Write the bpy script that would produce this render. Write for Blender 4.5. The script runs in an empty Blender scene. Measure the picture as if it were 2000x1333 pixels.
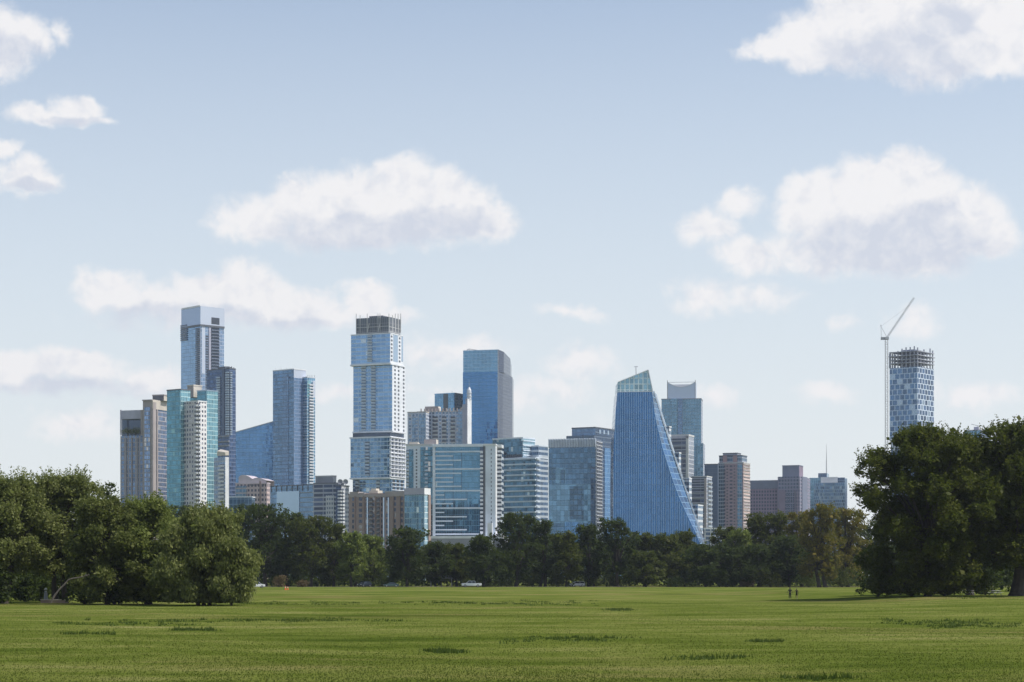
import bpy, bmesh, math, random
import numpy as np
from mathutils import Vector, Matrix
R = math.radians
SC = bpy.context.scene
COL = SC.collection

# ------------------------------------------------------------------ camera
F, CX, HY, CH = 3900.0, 1000.0, 1121.0, 4.0      # focal length in photo pixels, principal column, horizon row, eye height
cam_d = bpy.data.cameras.new('camera'); cam = bpy.data.objects.new('camera', cam_d); COL.objects.link(cam)
cam.location = (0, 0, CH); cam.rotation_euler = (R(90), 0, 0)
cam_d.sensor_width = 36.0; cam_d.lens = 36.0 * F / 2000.0
cam_d.shift_y = (HY - 666.5) / 2000.0
cam_d.clip_start = 0.5; cam_d.clip_end = 30000
SC.camera = cam

# ------------------------------------------------------------------ sun, exposure
SUN_AZ, SUN_EL = R(98), R(55)                      # azimuth from the view direction towards the right
sd = Vector((math.sin(SUN_AZ) * math.cos(SUN_EL), math.cos(SUN_AZ) * math.cos(SUN_EL), math.sin(SUN_EL)))
sl = bpy.data.lights.new('sun', 'SUN'); sl.energy = 4.5; sl.angle = R(0.55); sl.color = (1, 0.955, 0.89)
so = bpy.data.objects.new('sun', sl); COL.objects.link(so); so.location = (200, 300, 500)
so.rotation_euler = sd.to_track_quat('Z', 'Y').to_euler()
SC.view_settings.view_transform = 'Standard'; SC.view_settings.look = 'None'
SC.view_settings.exposure = 0.0; SC.view_settings.gamma = 1.0
SC.cycles.max_bounces = 6; SC.cycles.diffuse_bounces = 2; SC.cycles.glossy_bounces = 3
SC.cycles.transmission_bounces = 2; SC.cycles.volume_bounces = 0; SC.cycles.transparent_max_bounces = 6
SC.cycles.use_denoising = True

# ------------------------------------------------------------------ node helpers
class NT:
    def __init__(s, nt):
        s.nt = nt; s.n = nt.nodes; s.l = nt.links
    def lk(s, a, b):
        s.l.new(a, b)
    def put(s, sock, v):
        if v is None: return
        if isinstance(v, bpy.types.NodeSocket): s.l.new(v, sock)
        elif isinstance(v, (tuple, list)) and len(v) == 3 and sock.type == 'RGBA': sock.default_value = (*v, 1)
        else: sock.default_value = v
    def m(s, op, a, b=None, c=None, clamp=False):
        n = s.n.new('ShaderNodeMath'); n.operation = op; n.use_clamp = clamp
        s.put(n.inputs[0], a); s.put(n.inputs[1], b)
        if c is not None: s.put(n.inputs[2], c)
        return n.outputs[0]
    def v(s, op, a, b=None, c=None):
        n = s.n.new('ShaderNodeVectorMath'); n.operation = op
        s.put(n.inputs[0], a)
        if b is not None:
            s.put(n.inputs[3] if op == 'SCALE' else n.inputs[1], b)
        if c is not None: s.put(n.inputs[2], c)
        return n.outputs['Value'] if op in ('LENGTH', 'DOT_PRODUCT', 'DISTANCE') else n.outputs[0]
    def comb(s, x, y, z=0.0):
        n = s.n.new('ShaderNodeCombineXYZ'); s.put(n.inputs[0], x); s.put(n.inputs[1], y); s.put(n.inputs[2], z); return n.outputs[0]
    def sep(s, v):
        n = s.n.new('ShaderNodeSeparateXYZ'); s.put(n.inputs[0], v); return n.outputs
    def mix(s, f, a, b, bt='MIX'):
        n = s.n.new('ShaderNodeMix'); n.data_type = 'RGBA'; n.blend_type = bt
        s.put(n.inputs[0], f); s.put(n.inputs[6], a); s.put(n.inputs[7], b); return n.outputs[2]
    def noise(s, vec, scale, detail=3.0, rough=0.5, dist=0.0, col=False):
        n = s.n.new('ShaderNodeTexNoise'); s.put(n.inputs['Vector'], vec); n.inputs['Scale'].default_value = scale
        n.inputs['Detail'].default_value = detail; n.inputs['Roughness'].default_value = rough
        n.inputs['Distortion'].default_value = dist
        return n.outputs['Color' if col else 'Fac']
    def white(s, vec):
        n = s.n.new('ShaderNodeTexWhiteNoise'); s.put(n.inputs['Vector'], vec); return n.outputs
    def rng(s, v, a, b, c=0.0, d=1.0, smooth=False):
        n = s.n.new('ShaderNodeMapRange'); s.put(n.inputs[0], v)
        n.inputs[1].default_value = a; n.inputs[2].default_value = b; n.inputs[3].default_value = c; n.inputs[4].default_value = d
        if smooth: n.interpolation_type = 'SMOOTHSTEP'
        return n.outputs[0]
    def ramp(s, v, pts):
        n = s.n.new('ShaderNodeValToRGB'); s.put(n.inputs[0], v); e = n.color_ramp.elements
        while len(e) < len(pts): e.new(0.5)
        for i, (p, c) in enumerate(pts):
            e[i].position = p; e[i].color = (*c, 1)
        return n.outputs[0]

def srgb(r, g, b):
    f = lambda c: (c / 255 / 12.92) if c / 255 <= 0.04045 else ((c / 255 + 0.055) / 1.055) ** 2.4
    return (f(r), f(g), f(b))

# ------------------------------------------------------------------ world: Nishita sky with cumulus clouds set by sky direction
W = bpy.data.worlds.new('World'); SC.world = W; W.use_nodes = True
W.node_tree.nodes.clear()
w = NT(W.node_tree)
sky = w.n.new('ShaderNodeTexSky'); sky.sky_type = 'NISHITA'; sky.sun_disc = False
sky.sun_elevation = SUN_EL; sky.sun_rotation = SUN_AZ; sky.altitude = 150; sky.air_density = 1.0; sky.dust_density = 1.4; sky.ozone_density = 1.3
tc = w.n.new('ShaderNodeTexCoord')
d_ = tc.outputs['Generated']
dx, dy, dz = w.sep(d_)
az = w.m('MULTIPLY', w.m('ARCTAN2', dx, dy), 3900.0)       # degrees-like units: 3900 per radian
el = w.m('MULTIPLY', w.m('ARCSINE', dz), 3900.0)
P = w.comb(az, el, 0.0)
# domain warp: big billows, then small curls
wn = w.v('SUBTRACT', w.noise(P, 0.011, 5.0, 0.55, col=True), (0.5, 0.5, 0.5))
wp = w.v('MULTIPLY_ADD', wn, (95, 80, 0), P)
CLOUDS = [  # column, row, half width, half height, strength (in the same units, row measured from the horizon row)
 (1530,88,95,32,.8),(1600,75,110,58,1),(1700,55,130,90,1.2),(1820,60,150,95,1.3),(1950,50,120,85,1.2),(2050,60,120,80,1),
 (500,435,85,52,.75),(590,405,80,62,.9),(690,395,100,65,1),(785,385,85,72,1.1),(870,400,90,62,1.05),(945,435,75,42,.9),(720,455,230,40,.75),
 (1600,410,85,72,1.05),(1700,390,110,88,1.2),(1765,385,100,90,1.3),(1850,430,105,80,1.2),(1925,470,62,42,.9),(1720,490,230,55,.85),
 (1440,400,52,30,.62),(1385,450,62,42,.66),(1465,500,85,44,.66),(1375,585,75,36,.5),(1480,580,90,34,.42),
 (215,565,75,44,.8),(300,590,95,42,.7),(395,575,80,45,.85),(480,570,75,58,1),(560,600,95,48,.8),(640,620,80,34,.6),(715,590,62,36,.85),(770,620,50,20,.6),(420,620,260,28,.5),
 (-10,75,85,68,1.0),(60,70,45,45,.7),(122,70,20,30,.4),(70,226,70,22,.75),(150,216,48,32,.85),(195,238,36,10,.5),
 (10,292,34,16,.55),(45,345,66,34,.85),(100,352,30,22,.6),
 (30,715,130,40,.75),(160,718,110,34,.75),(290,740,90,30,.6),(120,750,240,26,.45),(150,830,90,38,.5),
 (1140,705,85,40,.5),(1080,760,95,36,.42),(900,680,110,28,.42),(1125,616,75,16,.4),(1610,772,70,24,.48),(1390,775,65,26,.42),(1790,628,62,34,.42),
 (1910,775,90,34,.46),(830,690,80,40,.42),(660,760,52,20,.4),(1010,790,80,30,.35),(1230,840,110,40,.3),(850,760,70,20,.3),(1650,630,30,20,.3)]
def sky_at(cx, cy):
    u, v = (cx - CX) / F, (HY - cy) / F
    return (math.atan(u) * F, math.asin(v / math.sqrt(1 + u * u + v * v)) * F, 0)
f = None
for (cx, cy, rx, ry, st) in CLOUDS:
    c = sky_at(cx, cy)
    q = w.v('MULTIPLY', w.v('SUBTRACT', wp, c), (1 / (rx * 1.22), 1 / (ry * 1.22), 0))
    r_ = w.v('LENGTH', q)
    val = w.m('MULTIPLY_ADD', r_, -st, st)
    f = val if f is None else w.m('SMOOTH_MAX', f, val, 0.12)
# the rest of the sky dome gets loose scattered cumulus
cone = w.rng(w.m('ABSOLUTE', az), 1150, 1900, 0, 1, True)
up = w.rng(el, 1250, 1900, 0, 1, True)
far_ = w.m('MAXIMUM', cone, up)
P3 = w.v('DIVIDE', d_, w.m('ADD', w.m('MAXIMUM', dz, 0.0), 0.18))
gen = w.rng(w.noise(P3, 1.3, 4.0, 0.5), 0.55, 0.8, 0, 0.8)
f = w.m('MAXIMUM', f, w.m('SUBTRACT', w.m('MULTIPLY', gen, far_), w.m('MULTIPLY', w.m('SUBTRACT', 1.0, far_), 1.5)))
fine = w.noise(P, 0.022, 8.0, 0.62, 0.4)
fsh = w.noise(w.v('ADD', P, (13, 15, 0)), 0.020, 4.0, 0.60, 0.3)
big = w.noise(P, 0.006, 3.0, 0.5)
dens = w.m('ADD', f, w.m('MULTIPLY', w.m('SUBTRACT', fine, 0.5), 0.55))
alpha = w.rng(dens, 0.0, 0.44, 0, 1, True)
relief = w.m('MULTIPLY', w.m('SUBTRACT', fine, fsh), 1.5)
g_ = None                                                     # thick lower middles are greyer than the sunlit tops
for (cx, cy, rx, ry) in [(1750,120,170,62),(1850,40,60,40),(700,462,190,40),(850,440,130,36),(1740,490,200,62),(1810,425,70,45),(1650,450,60,30),(350,625,210,26),(560,640,90,22),(120,765,190,26),(140,238,60,10),(60,362,60,12),(20,100,60,30)]:
    v_ = w.m('SUBTRACT', 1.0, w.v('LENGTH', w.v('MULTIPLY', w.v('SUBTRACT', wp, sky_at(cx, cy)), (1 / (rx * 1.25), 1 / (ry * 1.35), 0))))
    g_ = v_ if g_ is None else w.m('SMOOTH_MAX', g_, v_, 0.15)
core = w.rng(g_, -0.05, 0.55, 0, 1, True)
lit = w.m('ADD', w.m('SUBTRACT', 1.0, w.m('MULTIPLY', core, 0.85)), relief)
lit = w.m('ADD', lit, w.m('MULTIPLY', w.m('SUBTRACT', big, 0.5), 0.5), clamp=True)
ccol = w.mix(lit, srgb(214, 219, 231), srgb(250, 248, 248))
# clear sky from the Nishita model, paler towards the horizon where the air is thick
SKY_STRENGTH = 0.145
hz = w.m('POWER', w.rng(el, 0, 1330, 1, 0), 0.78)
skyc = w.mix(w.m('MULTIPLY', hz, 0.96), w.mix(1.0, sky.outputs[0], (SKY_STRENGTH,) * 3, 'MULTIPLY'), srgb(240, 245, 248))
alpha2 = w.m('MULTIPLY', alpha, w.rng(el, -5, 260, 0.25, 0.92))
fin = w.mix(alpha2, skyc, ccol)
bg = w.n.new('ShaderNodeBackground'); w.lk(fin, bg.inputs[0]); bg.inputs[1].default_value = 1.0
wo = w.n.new('ShaderNodeOutputWorld'); w.lk(bg.outputs[0], wo.inputs[0])

# ------------------------------------------------------------------ object helpers
def tag(o, label=None, cat=None, group=None, kind=None):
    if label: o['label'] = label
    if cat: o['category'] = cat
    if group: o['group'] = group
    if kind: o['kind'] = kind
    return o
def empty(name, loc=(0, 0, 0), rz=0.0, label=None, cat=None, group=None):
    o = bpy.data.objects.new(name, None); COL.objects.link(o); o.location = loc; o.rotation_euler = (0, 0, rz)
    o.empty_display_size = 0.5
    return tag(o, label, cat, group)
def link(name, me, parent=None, loc=(0, 0, 0), rz=0.0):
    o = bpy.data.objects.new(name, me); COL.objects.link(o)
    if parent is not None: o.parent = parent
    o.location = loc; o.rotation_euler = (0, 0, rz)
    return o
class MB:
    """collects faces with uvs in metres and material slots; build() makes ONE mesh"""
    def __init__(s): s.v = []; s.f = []; s.uv = []; s.mi = []; s.mats = []
    def slot(s, m):
        if m not in s.mats: s.mats.append(m)
        return s.mats.index(m)
    def face(s, pts, m, uvs=None):
        b = len(s.v); s.v += [tuple(p) for p in pts]; s.f.append(tuple(range(b, b + len(pts))))
        s.uv += uvs if uvs else [(0, 0)] * len(pts); s.mi.append(s.slot(m))
    def box(s, x0, x1, y0, y1, z0, z1, m, top=None):
        P = lambda x, y, z: (x, y, z)
        w_, d_, h_ = x1 - x0, y1 - y0, z1 - z0
        s.face([P(x0,y0,z0),P(x1,y0,z0),P(x1,y0,z1),P(x0,y0,z1)], m, [(x0,z0),(x1,z0),(x1,z1),(x0,z1)])
        s.face([P(x1,y0,z0),P(x1,y1,z0),P(x1,y1,z1),P(x1,y0,z1)], m, [(y0,z0),(y1,z0),(y1,z1),(y0,z1)])
        s.face([P(x1,y1,z0),P(x0,y1,z0),P(x0,y1,z1),P(x1,y1,z1)], m, [(x1,z0),(x0,z0),(x0,z1),(x1,z1)])
        s.face([P(x0,y1,z0),P(x0,y0,z0),P(x0,y0,z1),P(x0,y1,z1)], m, [(y1,z0),(y0,z0),(y0,z1),(y1,z1)])
        s.face([P(x0,y0,z1),P(x1,y0,z1),P(x1,y1,z1),P(x0,y1,z1)], top or m, [(x0,y0),(x1,y0),(x1,y1),(x0,y1)])
        s.face([P(x0,y1,z0),P(x1,y1,z0),P(x1,y0,z0),P(x0,y0,z0)], m)
    def prism(s, poly, z0, z1, mats, roof, bottom=True, ztop=None):
        """poly anticlockwise seen from above; mats one per edge; ztop optional height per vertex"""
        n = len(poly); u = 0.0
        zt = ztop or [z1] * n
        for i in range(n):
            a, b = poly[i], poly[(i + 1) % n]; j = (i + 1) % n
            L = math.hypot(b[0] - a[0], b[1] - a[1])
            m = mats[i % len(mats)]
            s.face([(a[0],a[1],z0),(b[0],b[1],z0),(b[0],b[1],zt[j]),(a[0],a[1],zt[i])], m, [(0,z0),(L,z0),(L,zt[j]),(0,zt[i])])
        s.face([(p[0], p[1], zt[i]) for i, p in enumerate(poly)], roof)
        if bottom: s.face([(p[0], p[1], z0) for p in reversed(poly)], roof)
    def bar(s, a, b, r, m, n=4, r2=None):
        a = Vector(a); b = Vector(b); d = (b - a)
        if d.length < 1e-6: return
        q = d.to_track_quat('Z', 'Y'); r2 = r if r2 is None else r2
        ring = lambda c, rr: [c + q @ Vector((rr * math.cos(t), rr * math.sin(t), 0)) for t in [2 * math.pi * (k + .5) / n for k in range(n)]]
        A, B = ring(a, r), ring(b, r2)
        for k in range(n):
            j = (k + 1) % n; s.face([A[k], A[j], B[j], B[k]], m)
        s.face(list(reversed(A)), m); s.face(B, m)
    def build(s, name, parent=None, off=(0, 0, 0), loc=None, rz=0.0, smooth=False):
        me = bpy.data.meshes.new(name)
        me.from_pydata([(x - off[0], y - off[1], z - off[2]) for x, y, z in s.v], [], s.f)
        me.uv_layers.new(name='UVMap').data.foreach_set('uv', np.array(s.uv, dtype=np.float32).ravel())
        for m in s.mats: me.materials.append(m)
        me.polygons.foreach_set('material_index', s.mi)
        if smooth: me.polygons.foreach_set('use_smooth', [True] * len(s.f))
        me.update()
        return link(name, me, parent, loc or (0, 0, 0), rz)

# ------------------------------------------------------------------ materials
def new_mat(name):
    m = bpy.data.materials.new(name); m.use_nodes = True; m.node_tree.nodes.clear()
    t = NT(m.node_tree); b = t.n.new('ShaderNodeBsdfPrincipled'); o = t.n.new('ShaderNodeOutputMaterial')
    t.lk(b.outputs[0], o.inputs[0]); return m, t, b
def plain(name, col, rough=0.7, metal=0.0, var=0.12, scale=0.15):
    m, t, b = new_mat(name)
    g = t.n.new('ShaderNodeNewGeometry')
    n = t.noise(g.outputs['Position'], scale, 4.0, 0.6)
    k = t.rng(n, 0.3, 0.7, 1 - var, 1 + var)
    t.put(b.inputs['Base Color'], t.v('SCALE', t.comb(*col), k))
    b.inputs['Roughness'].default_value = rough; b.inputs['Metallic'].default_value = metal
    return m
def facade(name, glass, frame, fh=3.6, band=.22, mw=1.5, mull=.12, var=.28, metal=.75, rough=.12, blind=0.0, blindcol=(.5,.5,.5),
           second=None, secp=0.0, off=0.0, tilt=.035, refl_paint=.25, stag=0.0):
    """curtain wall or punched wall from the wall's own metres: panes, spandrel bands, mullions"""
    m, t, b = new_mat(name)
    uv = t.n.new('ShaderNodeUVMap').outputs[0]
    U, V, _ = t.sep(uv)
    fv = t.m('DIVIDE', V, fh)
    iv = t.m('FLOOR', fv)
    fu = t.m('DIVIDE', U, mw)
    if stag: fu = t.m('ADD', fu, t.m('MULTIPLY', iv, stag))
    iu = t.m('FLOOR', fu)
    pv, pu = t.m('FRACT', fv), t.m('FRACT', fu)
    isband = t.m('LESS_THAN', pv, band) if band > 0 else 0.0
    ismull = t.m('LESS_THAN', pu, mull) if mull > 0 else 0.0
    fr = t.m('MAXIMUM', isband, ismull)
    wn_ = t.white(t.comb(iu, iv, off + 3.7))
    wv = t.white(t.comb(iu, iv, off + 9.1))[0]
    bigc = t.noise(t.v('MULTIPLY', uv, (1.0, 0.45, 1.0)), 0.035, 3.0, 0.55)
    k = t.m('ADD', t.rng(wv, 0, 1, 1 - var, 1 + var), t.rng(bigc, 0.25, 0.75, -refl_paint, refl_paint))  # broad tone drift paints uneven reflections into the glass colour
    gc = t.v('SCALE', t.comb(*[q * kq for q, kq in zip(glass, (.54, .64, .74))]), k)
    if second:
        gc = t.mix(t.m('LESS_THAN', t.white(t.comb(iu, iv, off + 21.3))[0], secp), gc, second)
    if blind > 0:
        gc = t.mix(t.m('LESS_THAN', t.white(t.comb(iu, iv, off + 33.3))[0], blind), gc, blindcol)
    fn = t.rng(t.noise(uv, 0.22, 4.0, 0.65), 0.3, 0.7, 0.9, 1.08)
    col = t.mix(fr, gc, t.v('SCALE', t.comb(*frame), fn))
    t.put(b.inputs['Base Color'], col)
    inv = t.m('SUBTRACT', 1.0, fr)
    t.put(b.inputs['Metallic'], t.m('MULTIPLY', inv, metal))
    t.put(b.inputs['Roughness'], t.m('MULTIPLY_ADD', fr, 0.5, rough))
    g = t.n.new('ShaderNodeNewGeometry')
    nn = t.v('MULTIPLY_ADD', t.v('SUBTRACT', wn_[1], (.5, .5, .5)), (tilt,) * 3, g.outputs['Normal'])
    t.put(b.inputs['Normal'], t.v('NORMALIZE', nn))
    return m
# ------------------------------------------------------------------ building tools
def PXX(px, Y): return (px - CX) / F * Y
def PZZ(py, Y): return CH + (HY - py) / F * Y
class Face:
    def __init__(s, o, d, nrm, L): s.o, s.d, s.nrm, s.L = o, d, nrm, L
    def t(s, px):
        u = (px - CX) / F
        return (u * s.o[1] - s.o[0]) / (s.d[0] - u * s.d[1])
    def z(s, py, t=None):
        t = s.L / 2 if t is None else t
        return CH + (HY - py) / F * (s.o[1] + t * s.d[1])
    def p(s, t, off=0.0): return (s.o[0] + t * s.d[0] + off * s.nrm[0], s.o[1] + t * s.d[1] + off * s.nrm[1])
    @property
    def rz(s): return math.atan2(s.d[1], s.d[0])
class Block: pass
class Bld:
    def __init__(s, name, Y, label, cat='tower', a=None):
        s.Y = Y; s.a = a; s.root = None; s.args = (name, label, cat); s.extra = {}
    def ensure(s, loc):
        if s.root is None:
            s.root = empty(s.args[0], loc, 0, s.args[1], s.args[2]); s.loc = loc
    def foot(s, xl, xc, xr, dY=0.0, asp=1.0, depth=None):
        Y = s.Y + dY; X = PXX(xc, Y); ul, ur = (xl - CX) / F, (xr - CX) / F
        def sol(a):
            tl = (X - ul * Y) / (math.cos(a) + ul * math.sin(a))
            tr = (ur * Y - X) / (math.sin(a) - ur * math.cos(a)) if xr > xc else None
            return tl, tr
        if s.a is None:
            if xr > xc:
                lo = max(R(0.5), math.atan(max(ur, 0)) + R(0.4)); hi = R(80)
                for _ in range(60):
                    mid = (lo + hi) / 2; tl, tr = sol(mid)
                    if tr / tl > asp: lo = mid
                    else: hi = mid
                s.a = lo
            else: s.a = R(6)
        a = s.a; tl, tr = sol(a)
        if tr is None or depth: tr = depth or tl * asp
        C = (X, Y); L = (X - tl * math.cos(a), Y + tl * math.sin(a)); Rr = (X + tr * math.sin(a), Y + tr * math.cos(a))
        B = (L[0] + Rr[0] - C[0], L[1] + Rr[1] - C[1])
        return C, L, Rr, B, tl, tr, a
    def block(s, part, xl, xc, xr, yt, yb, mf, mr=None, roof=None, dY=0.0, asp=1.0, depth=None, cap=None, z0=None, rim=0.0):
        C, L, Rr, B, tl, tr, a = s.foot(xl, xc, xr, dY, asp, depth)
        s.ensure(((L[0] + Rr[0]) / 2, (L[1] + Rr[1]) / 2, 0.0))
        Y = s.Y + dY; z1 = PZZ(yt, Y); zb = z0 if z0 is not None else (0.0 if yb is None else PZZ(yb, Y))
        mr = mr or mf; roof = roof or M['roof']
        mb = MB(); mb.prism([L, C, Rr, B], zb, z1, [mf, mr, mf, mr], roof)
        o = mb.build(part, s.root, s.loc)
        b = Block(); b.o = o; b.z0, b.z1 = zb, z1; b.poly = [L, C, Rr, B]; b.a = a
        ca, sa = math.cos(a), math.sin(a)
        b.F = Face(L, (ca, -sa), (-sa, -ca), tl); b.R = Face(C, (sa, ca), (ca, -sa), tr); b.bld = s
        if cap is not None:
            mb = MB(); cx, cy = (L[0] + Rr[0]) / 2, (L[1] + Rr[1]) / 2; e = .25
            def ring(k): return [(p[0] + (p[0] - cx) * k / tl, p[1] + (p[1] - cy) * k / tl) for p in b.poly]
            hgt = rim or 0.9
            mb.prism(ring(0.5), z1 + 0.01, z1 + hgt, [cap] * 4, cap)
            mb.build('parapet', s.root, s.loc)
        return b
    def at(s, x, y, z): return (x - s.loc[0], y - s.loc[1], z - s.loc[2])
    def put(s, me, name, face, t, z, off=0.0):
        p = face.p(t, off)
        return link(name, me, s.root, s.at(p[0], p[1], z), face.rz)
    def panel(s, face, x0, x1, y0, y1, m, thick=0.4, name='wall_panel', back=0.1, z0=None):
        t0, t1 = face.t(x0), face.t(x1)
        za, zb = face.z(y1, (t0 + t1) / 2) if z0 is None else z0, face.z(y0, (t0 + t1) / 2)
        mb = MB(); mb.box(0, t1 - t0, -thick, back, za, zb, m)
        p = face.p(t0); return mb.build(name, s.root, (0, 0, 0), s.at(p[0], p[1], 0), face.rz)
    def slabs(s, face, x0, x1, y0, y1, n, m, th=0.5, depth=0.5, name='floor_band', curve=0.0):
        """n slab edges between rows y0 (top) and y1 (bottom) as one banding mesh"""
        t0, t1 = face.t(x0), face.t(x1); tm = (t0 + t1) / 2; mb = MB()
        z0, z1 = face.z(y1, tm), face.z(y0, tm)
        for i in range(n):
            z = z0 + (z1 - z0) * i / max(1, n - 1)
            mb.box(0, t1 - t0, -depth, 0.1, z - th / 2, z + th / 2, m)
        p = face.p(t0); return mb.build(name, s.root, (0, 0, 0), s.at(p[0], p[1], 0), face.rz)
    def fins(s, face, x0, x1, y0, y1, n, m, w_=0.3, depth=0.4, name='fin_row', z0=None):
        t0, t1 = face.t(x0), face.t(x1); tm = (t0 + t1) / 2; mb = MB()
        za, zb = (face.z(y1, tm) if z0 is None else z0), face.z(y0, tm)
        for i in range(n):
            t = (t1 - t0) * i / max(1, n - 1)
            mb.box(t - w_ / 2, t + w_ / 2, -depth, 0.1, za, zb, m)
        p = face.p(t0); return mb.build(name, s.root, (0, 0, 0), s.at(p[0], p[1], 0), face.rz)
    def balc(s, face, x0, x1, y0, y1, n, slab, rail, dark, proj=1.3, name='balcony', fill=.78, rh=1.05):
        """n single balconies, every one its own object: dark panel as painted recess shade, slab, rail"""
        t0, t1 = face.t(x0), face.t(x1); tm = (t0 + t1) / 2; w_ = t1 - t0
        z0, z1 = face.z(y1, tm), face.z(y0, tm); h = (z1 - z0) / n
        mb = MB()
        mb.box(0, w_, -0.06, 0.2, 0.25, h * fill, dark)  # dark panel set proud, its colour standing in for recess shade
        mb.box(-.1, w_ + .1, -proj, 0.1, 0, 0.25, slab)
        mb.box(-.05, w_ + .05, -proj + .02, -proj + .1, 0.25, 0.25 + rh, rail)
        mb.box(-.05, .03, -proj + .1, 0, 0.25, 0.25 + rh, rail); mb.box(w_ - .03, w_ + .05, -proj + .1, 0, 0.25, 0.25 + rh, rail)
        p = face.p(t0)
        o = mb.build(name, s.root, (0, 0, 0), s.at(p[0], p[1], z0), face.rz)
        for i in range(1, n):
            c = o.copy(); COL.objects.link(c); c.location.z = o.location.z + h * i
        return o
    def wins(s, face, xs, wpx, y0, y1, n, pane, frame=None, hf=.5, name='window', jit=0):
        tm = face.t(xs[0]); w_ = face.t(xs[0] + wpx / 2) - face.t(xs[0] - wpx / 2)
        z0, z1 = face.z(y1, tm), face.z(y0, tm); h = (z1 - z0) / n
        mb = MB(); mb.box(-w_ / 2, w_ / 2, -0.05, 0.1, h * (1 - hf) / 2, h * (1 + hf) / 2, pane)
        if frame:
            f_ = .12
            for (a, b, c, d) in ((-w_/2 - f_, -w_/2, h*(1-hf)/2 - f_, h*(1+hf)/2 + f_), (w_/2, w_/2 + f_, h*(1-hf)/2 - f_, h*(1+hf)/2 + f_),
                                 (-w_/2, w_/2, h*(1-hf)/2 - f_, h*(1-hf)/2), (-w_/2, w_/2, h*(1+hf)/2, h*(1+hf)/2 + f_)):
                mb.box(a, b, -0.15, 0.1, c, d, frame)
        first = None
        for x in xs:
            t = face.t(x); p = face.p(t)
            for i in range(n):
                loc = s.at(p[0], p[1], z0 + h * i)
                if first is None: first = mb.build(name, s.root, (0, 0, 0), loc, face.rz)
                else:
                    c = first.copy(); COL.objects.link(c); c.location = loc
        return first

# ------------------------------------------------------------------ facade materials
M = {}
M['roof'] = plain('roof_gravel', (.30, .30, .30))
M['white'] = plain('white_panel', (.72, .73, .75), .5)
M['offwhite'] = plain('off_white_concrete', (.55, .55, .55), .7)
M['cream'] = plain('cream_stucco', (.56, .51, .44), .8)
M['beige'] = plain('beige_concrete', (.36, .32, .31), .8)
M['lav'] = plain('grey_lavender_panel', (.40, .40, .48), .6)
M['greydk'] = plain('dark_grey_metal', (.10, .11, .13), .5)
M['grey'] = plain('mid_grey_concrete', (.27, .28, .31), .7)
M['dark'] = plain('dark_pane_recess_shade', (.045, .055, .075), .4)  # near-black for window panes, and for shade painted where recesses would be
M['darkglass'] = plain('dark_glass', (.06, .09, .14), .12, .6)
M['railglass'] = plain('rail_glass', (.30, .38, .46), .15, .5)
M['railwhite'] = plain('rail_white', (.62, .64, .68), .4)
M['blueglass'] = plain('pale_blue_glass', (.42, .53, .66), .12, .7, .06, .03)
M['steel'] = plain('galvanised_steel', (.40, .41, .43), .4, .3)
M['pink'] = plain('pink_granite', (.33, .22, .23), .7)
M['tan'] = plain('tan_brick', (.29, .215, .19), .8)

# 1: beige slab tower with the roof garden
M['t1g'] = facade('slab_tower_glass', (.30, .40, .56), (.36, .34, .36), 3.3, .20, 1.7, .16, .35, .7, .15, .06)
M['t1p'] = facade('slab_tower_piers', (.20, .27, .38), (.35, .33, .35), 3.3, .22, 3.2, .34, .3, .7, .15, .0)
b = Bld('apartment_tower', 1500, 'beige slab tower at the far left with a tree in its open roof garden', 'tower', a=R(20))
k = b.block('tower_body', 235, 279, 296, 851, None, M['t1p'], M['t1p'])
b.block('garden_storey', 238, 277, 290, 815, 851, M['darkglass'], M['t1g'], dY=6)
b.block('roof_slab', 235, 279, 296, 801, 818, M['lav'], M['lav'])
b.panel(k.F, 235, 237.5, 801, 851, M['lav'], .3, 'corner_pier'); b.panel(k.F, 275, 279, 801, 851, M['beige'], .3, 'corner_pier')
for x in (246, 257, 268): b.panel(k.F, x, x + 1.6, 856, 990, M['beige'], .7, 'pier', z0=0)
k.F.z(850)
g = b
k2 = b.block('tall_wing', 279, 297.5, 330, 783, None, M['beige'], M['t1g'], dY=-6, cap=M['beige'])
b.panel(k2.F, 282, 293, 796, 990, M['t1g'], .3, 'window_strip', z0=0)
b.panel(k2.R, 298, 304, 786, 990, M['beige'], .5, 'pier', z0=0)
b.panel(k2.R, 305.5, 307.5, 800, 990, M['beige'], .7, 'pier', z0=0)
b.panel(k2.R, 297.5, 326, 783, 801, M['cream'], .5, 'upper_wall')
b.wins(k2.R, [312, 316, 320, 324], 2.6, 790, 798, 1, M['dark'], None, .9, 'terrace_opening')
b.block('penthouse', 298, 320, 332, 773, 783, M['greydk'], M['cream'], dY=4, cap=M['beige'])
GARDEN = (b, k)

# 2: teal and white tower
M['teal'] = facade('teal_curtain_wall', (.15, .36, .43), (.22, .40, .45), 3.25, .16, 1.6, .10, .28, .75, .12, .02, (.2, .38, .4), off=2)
M['teallit'] = facade('sunlit_teal_curtain_wall', (.34, .60, .62), (.46, .62, .62), 3.25, .14, 1.6, .10, .25, .7, .14, off=3)  # lighter copy of the teal wall, sunlight put into its colour
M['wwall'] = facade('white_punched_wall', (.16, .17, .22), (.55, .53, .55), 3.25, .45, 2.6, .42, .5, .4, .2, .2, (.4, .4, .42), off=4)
b = Bld('apartment_tower', 1430, 'teal glass tower with a projecting white balconied corner and cream rooftop box', 'tower', a=R(38))
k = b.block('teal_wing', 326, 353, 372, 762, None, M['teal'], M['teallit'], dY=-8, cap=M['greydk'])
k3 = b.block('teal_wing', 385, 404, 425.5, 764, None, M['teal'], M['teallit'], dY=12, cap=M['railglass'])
kk = b.block('core', 345, 386, 412, 772, None, M['teal'], M['teal'], dY=24)
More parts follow.
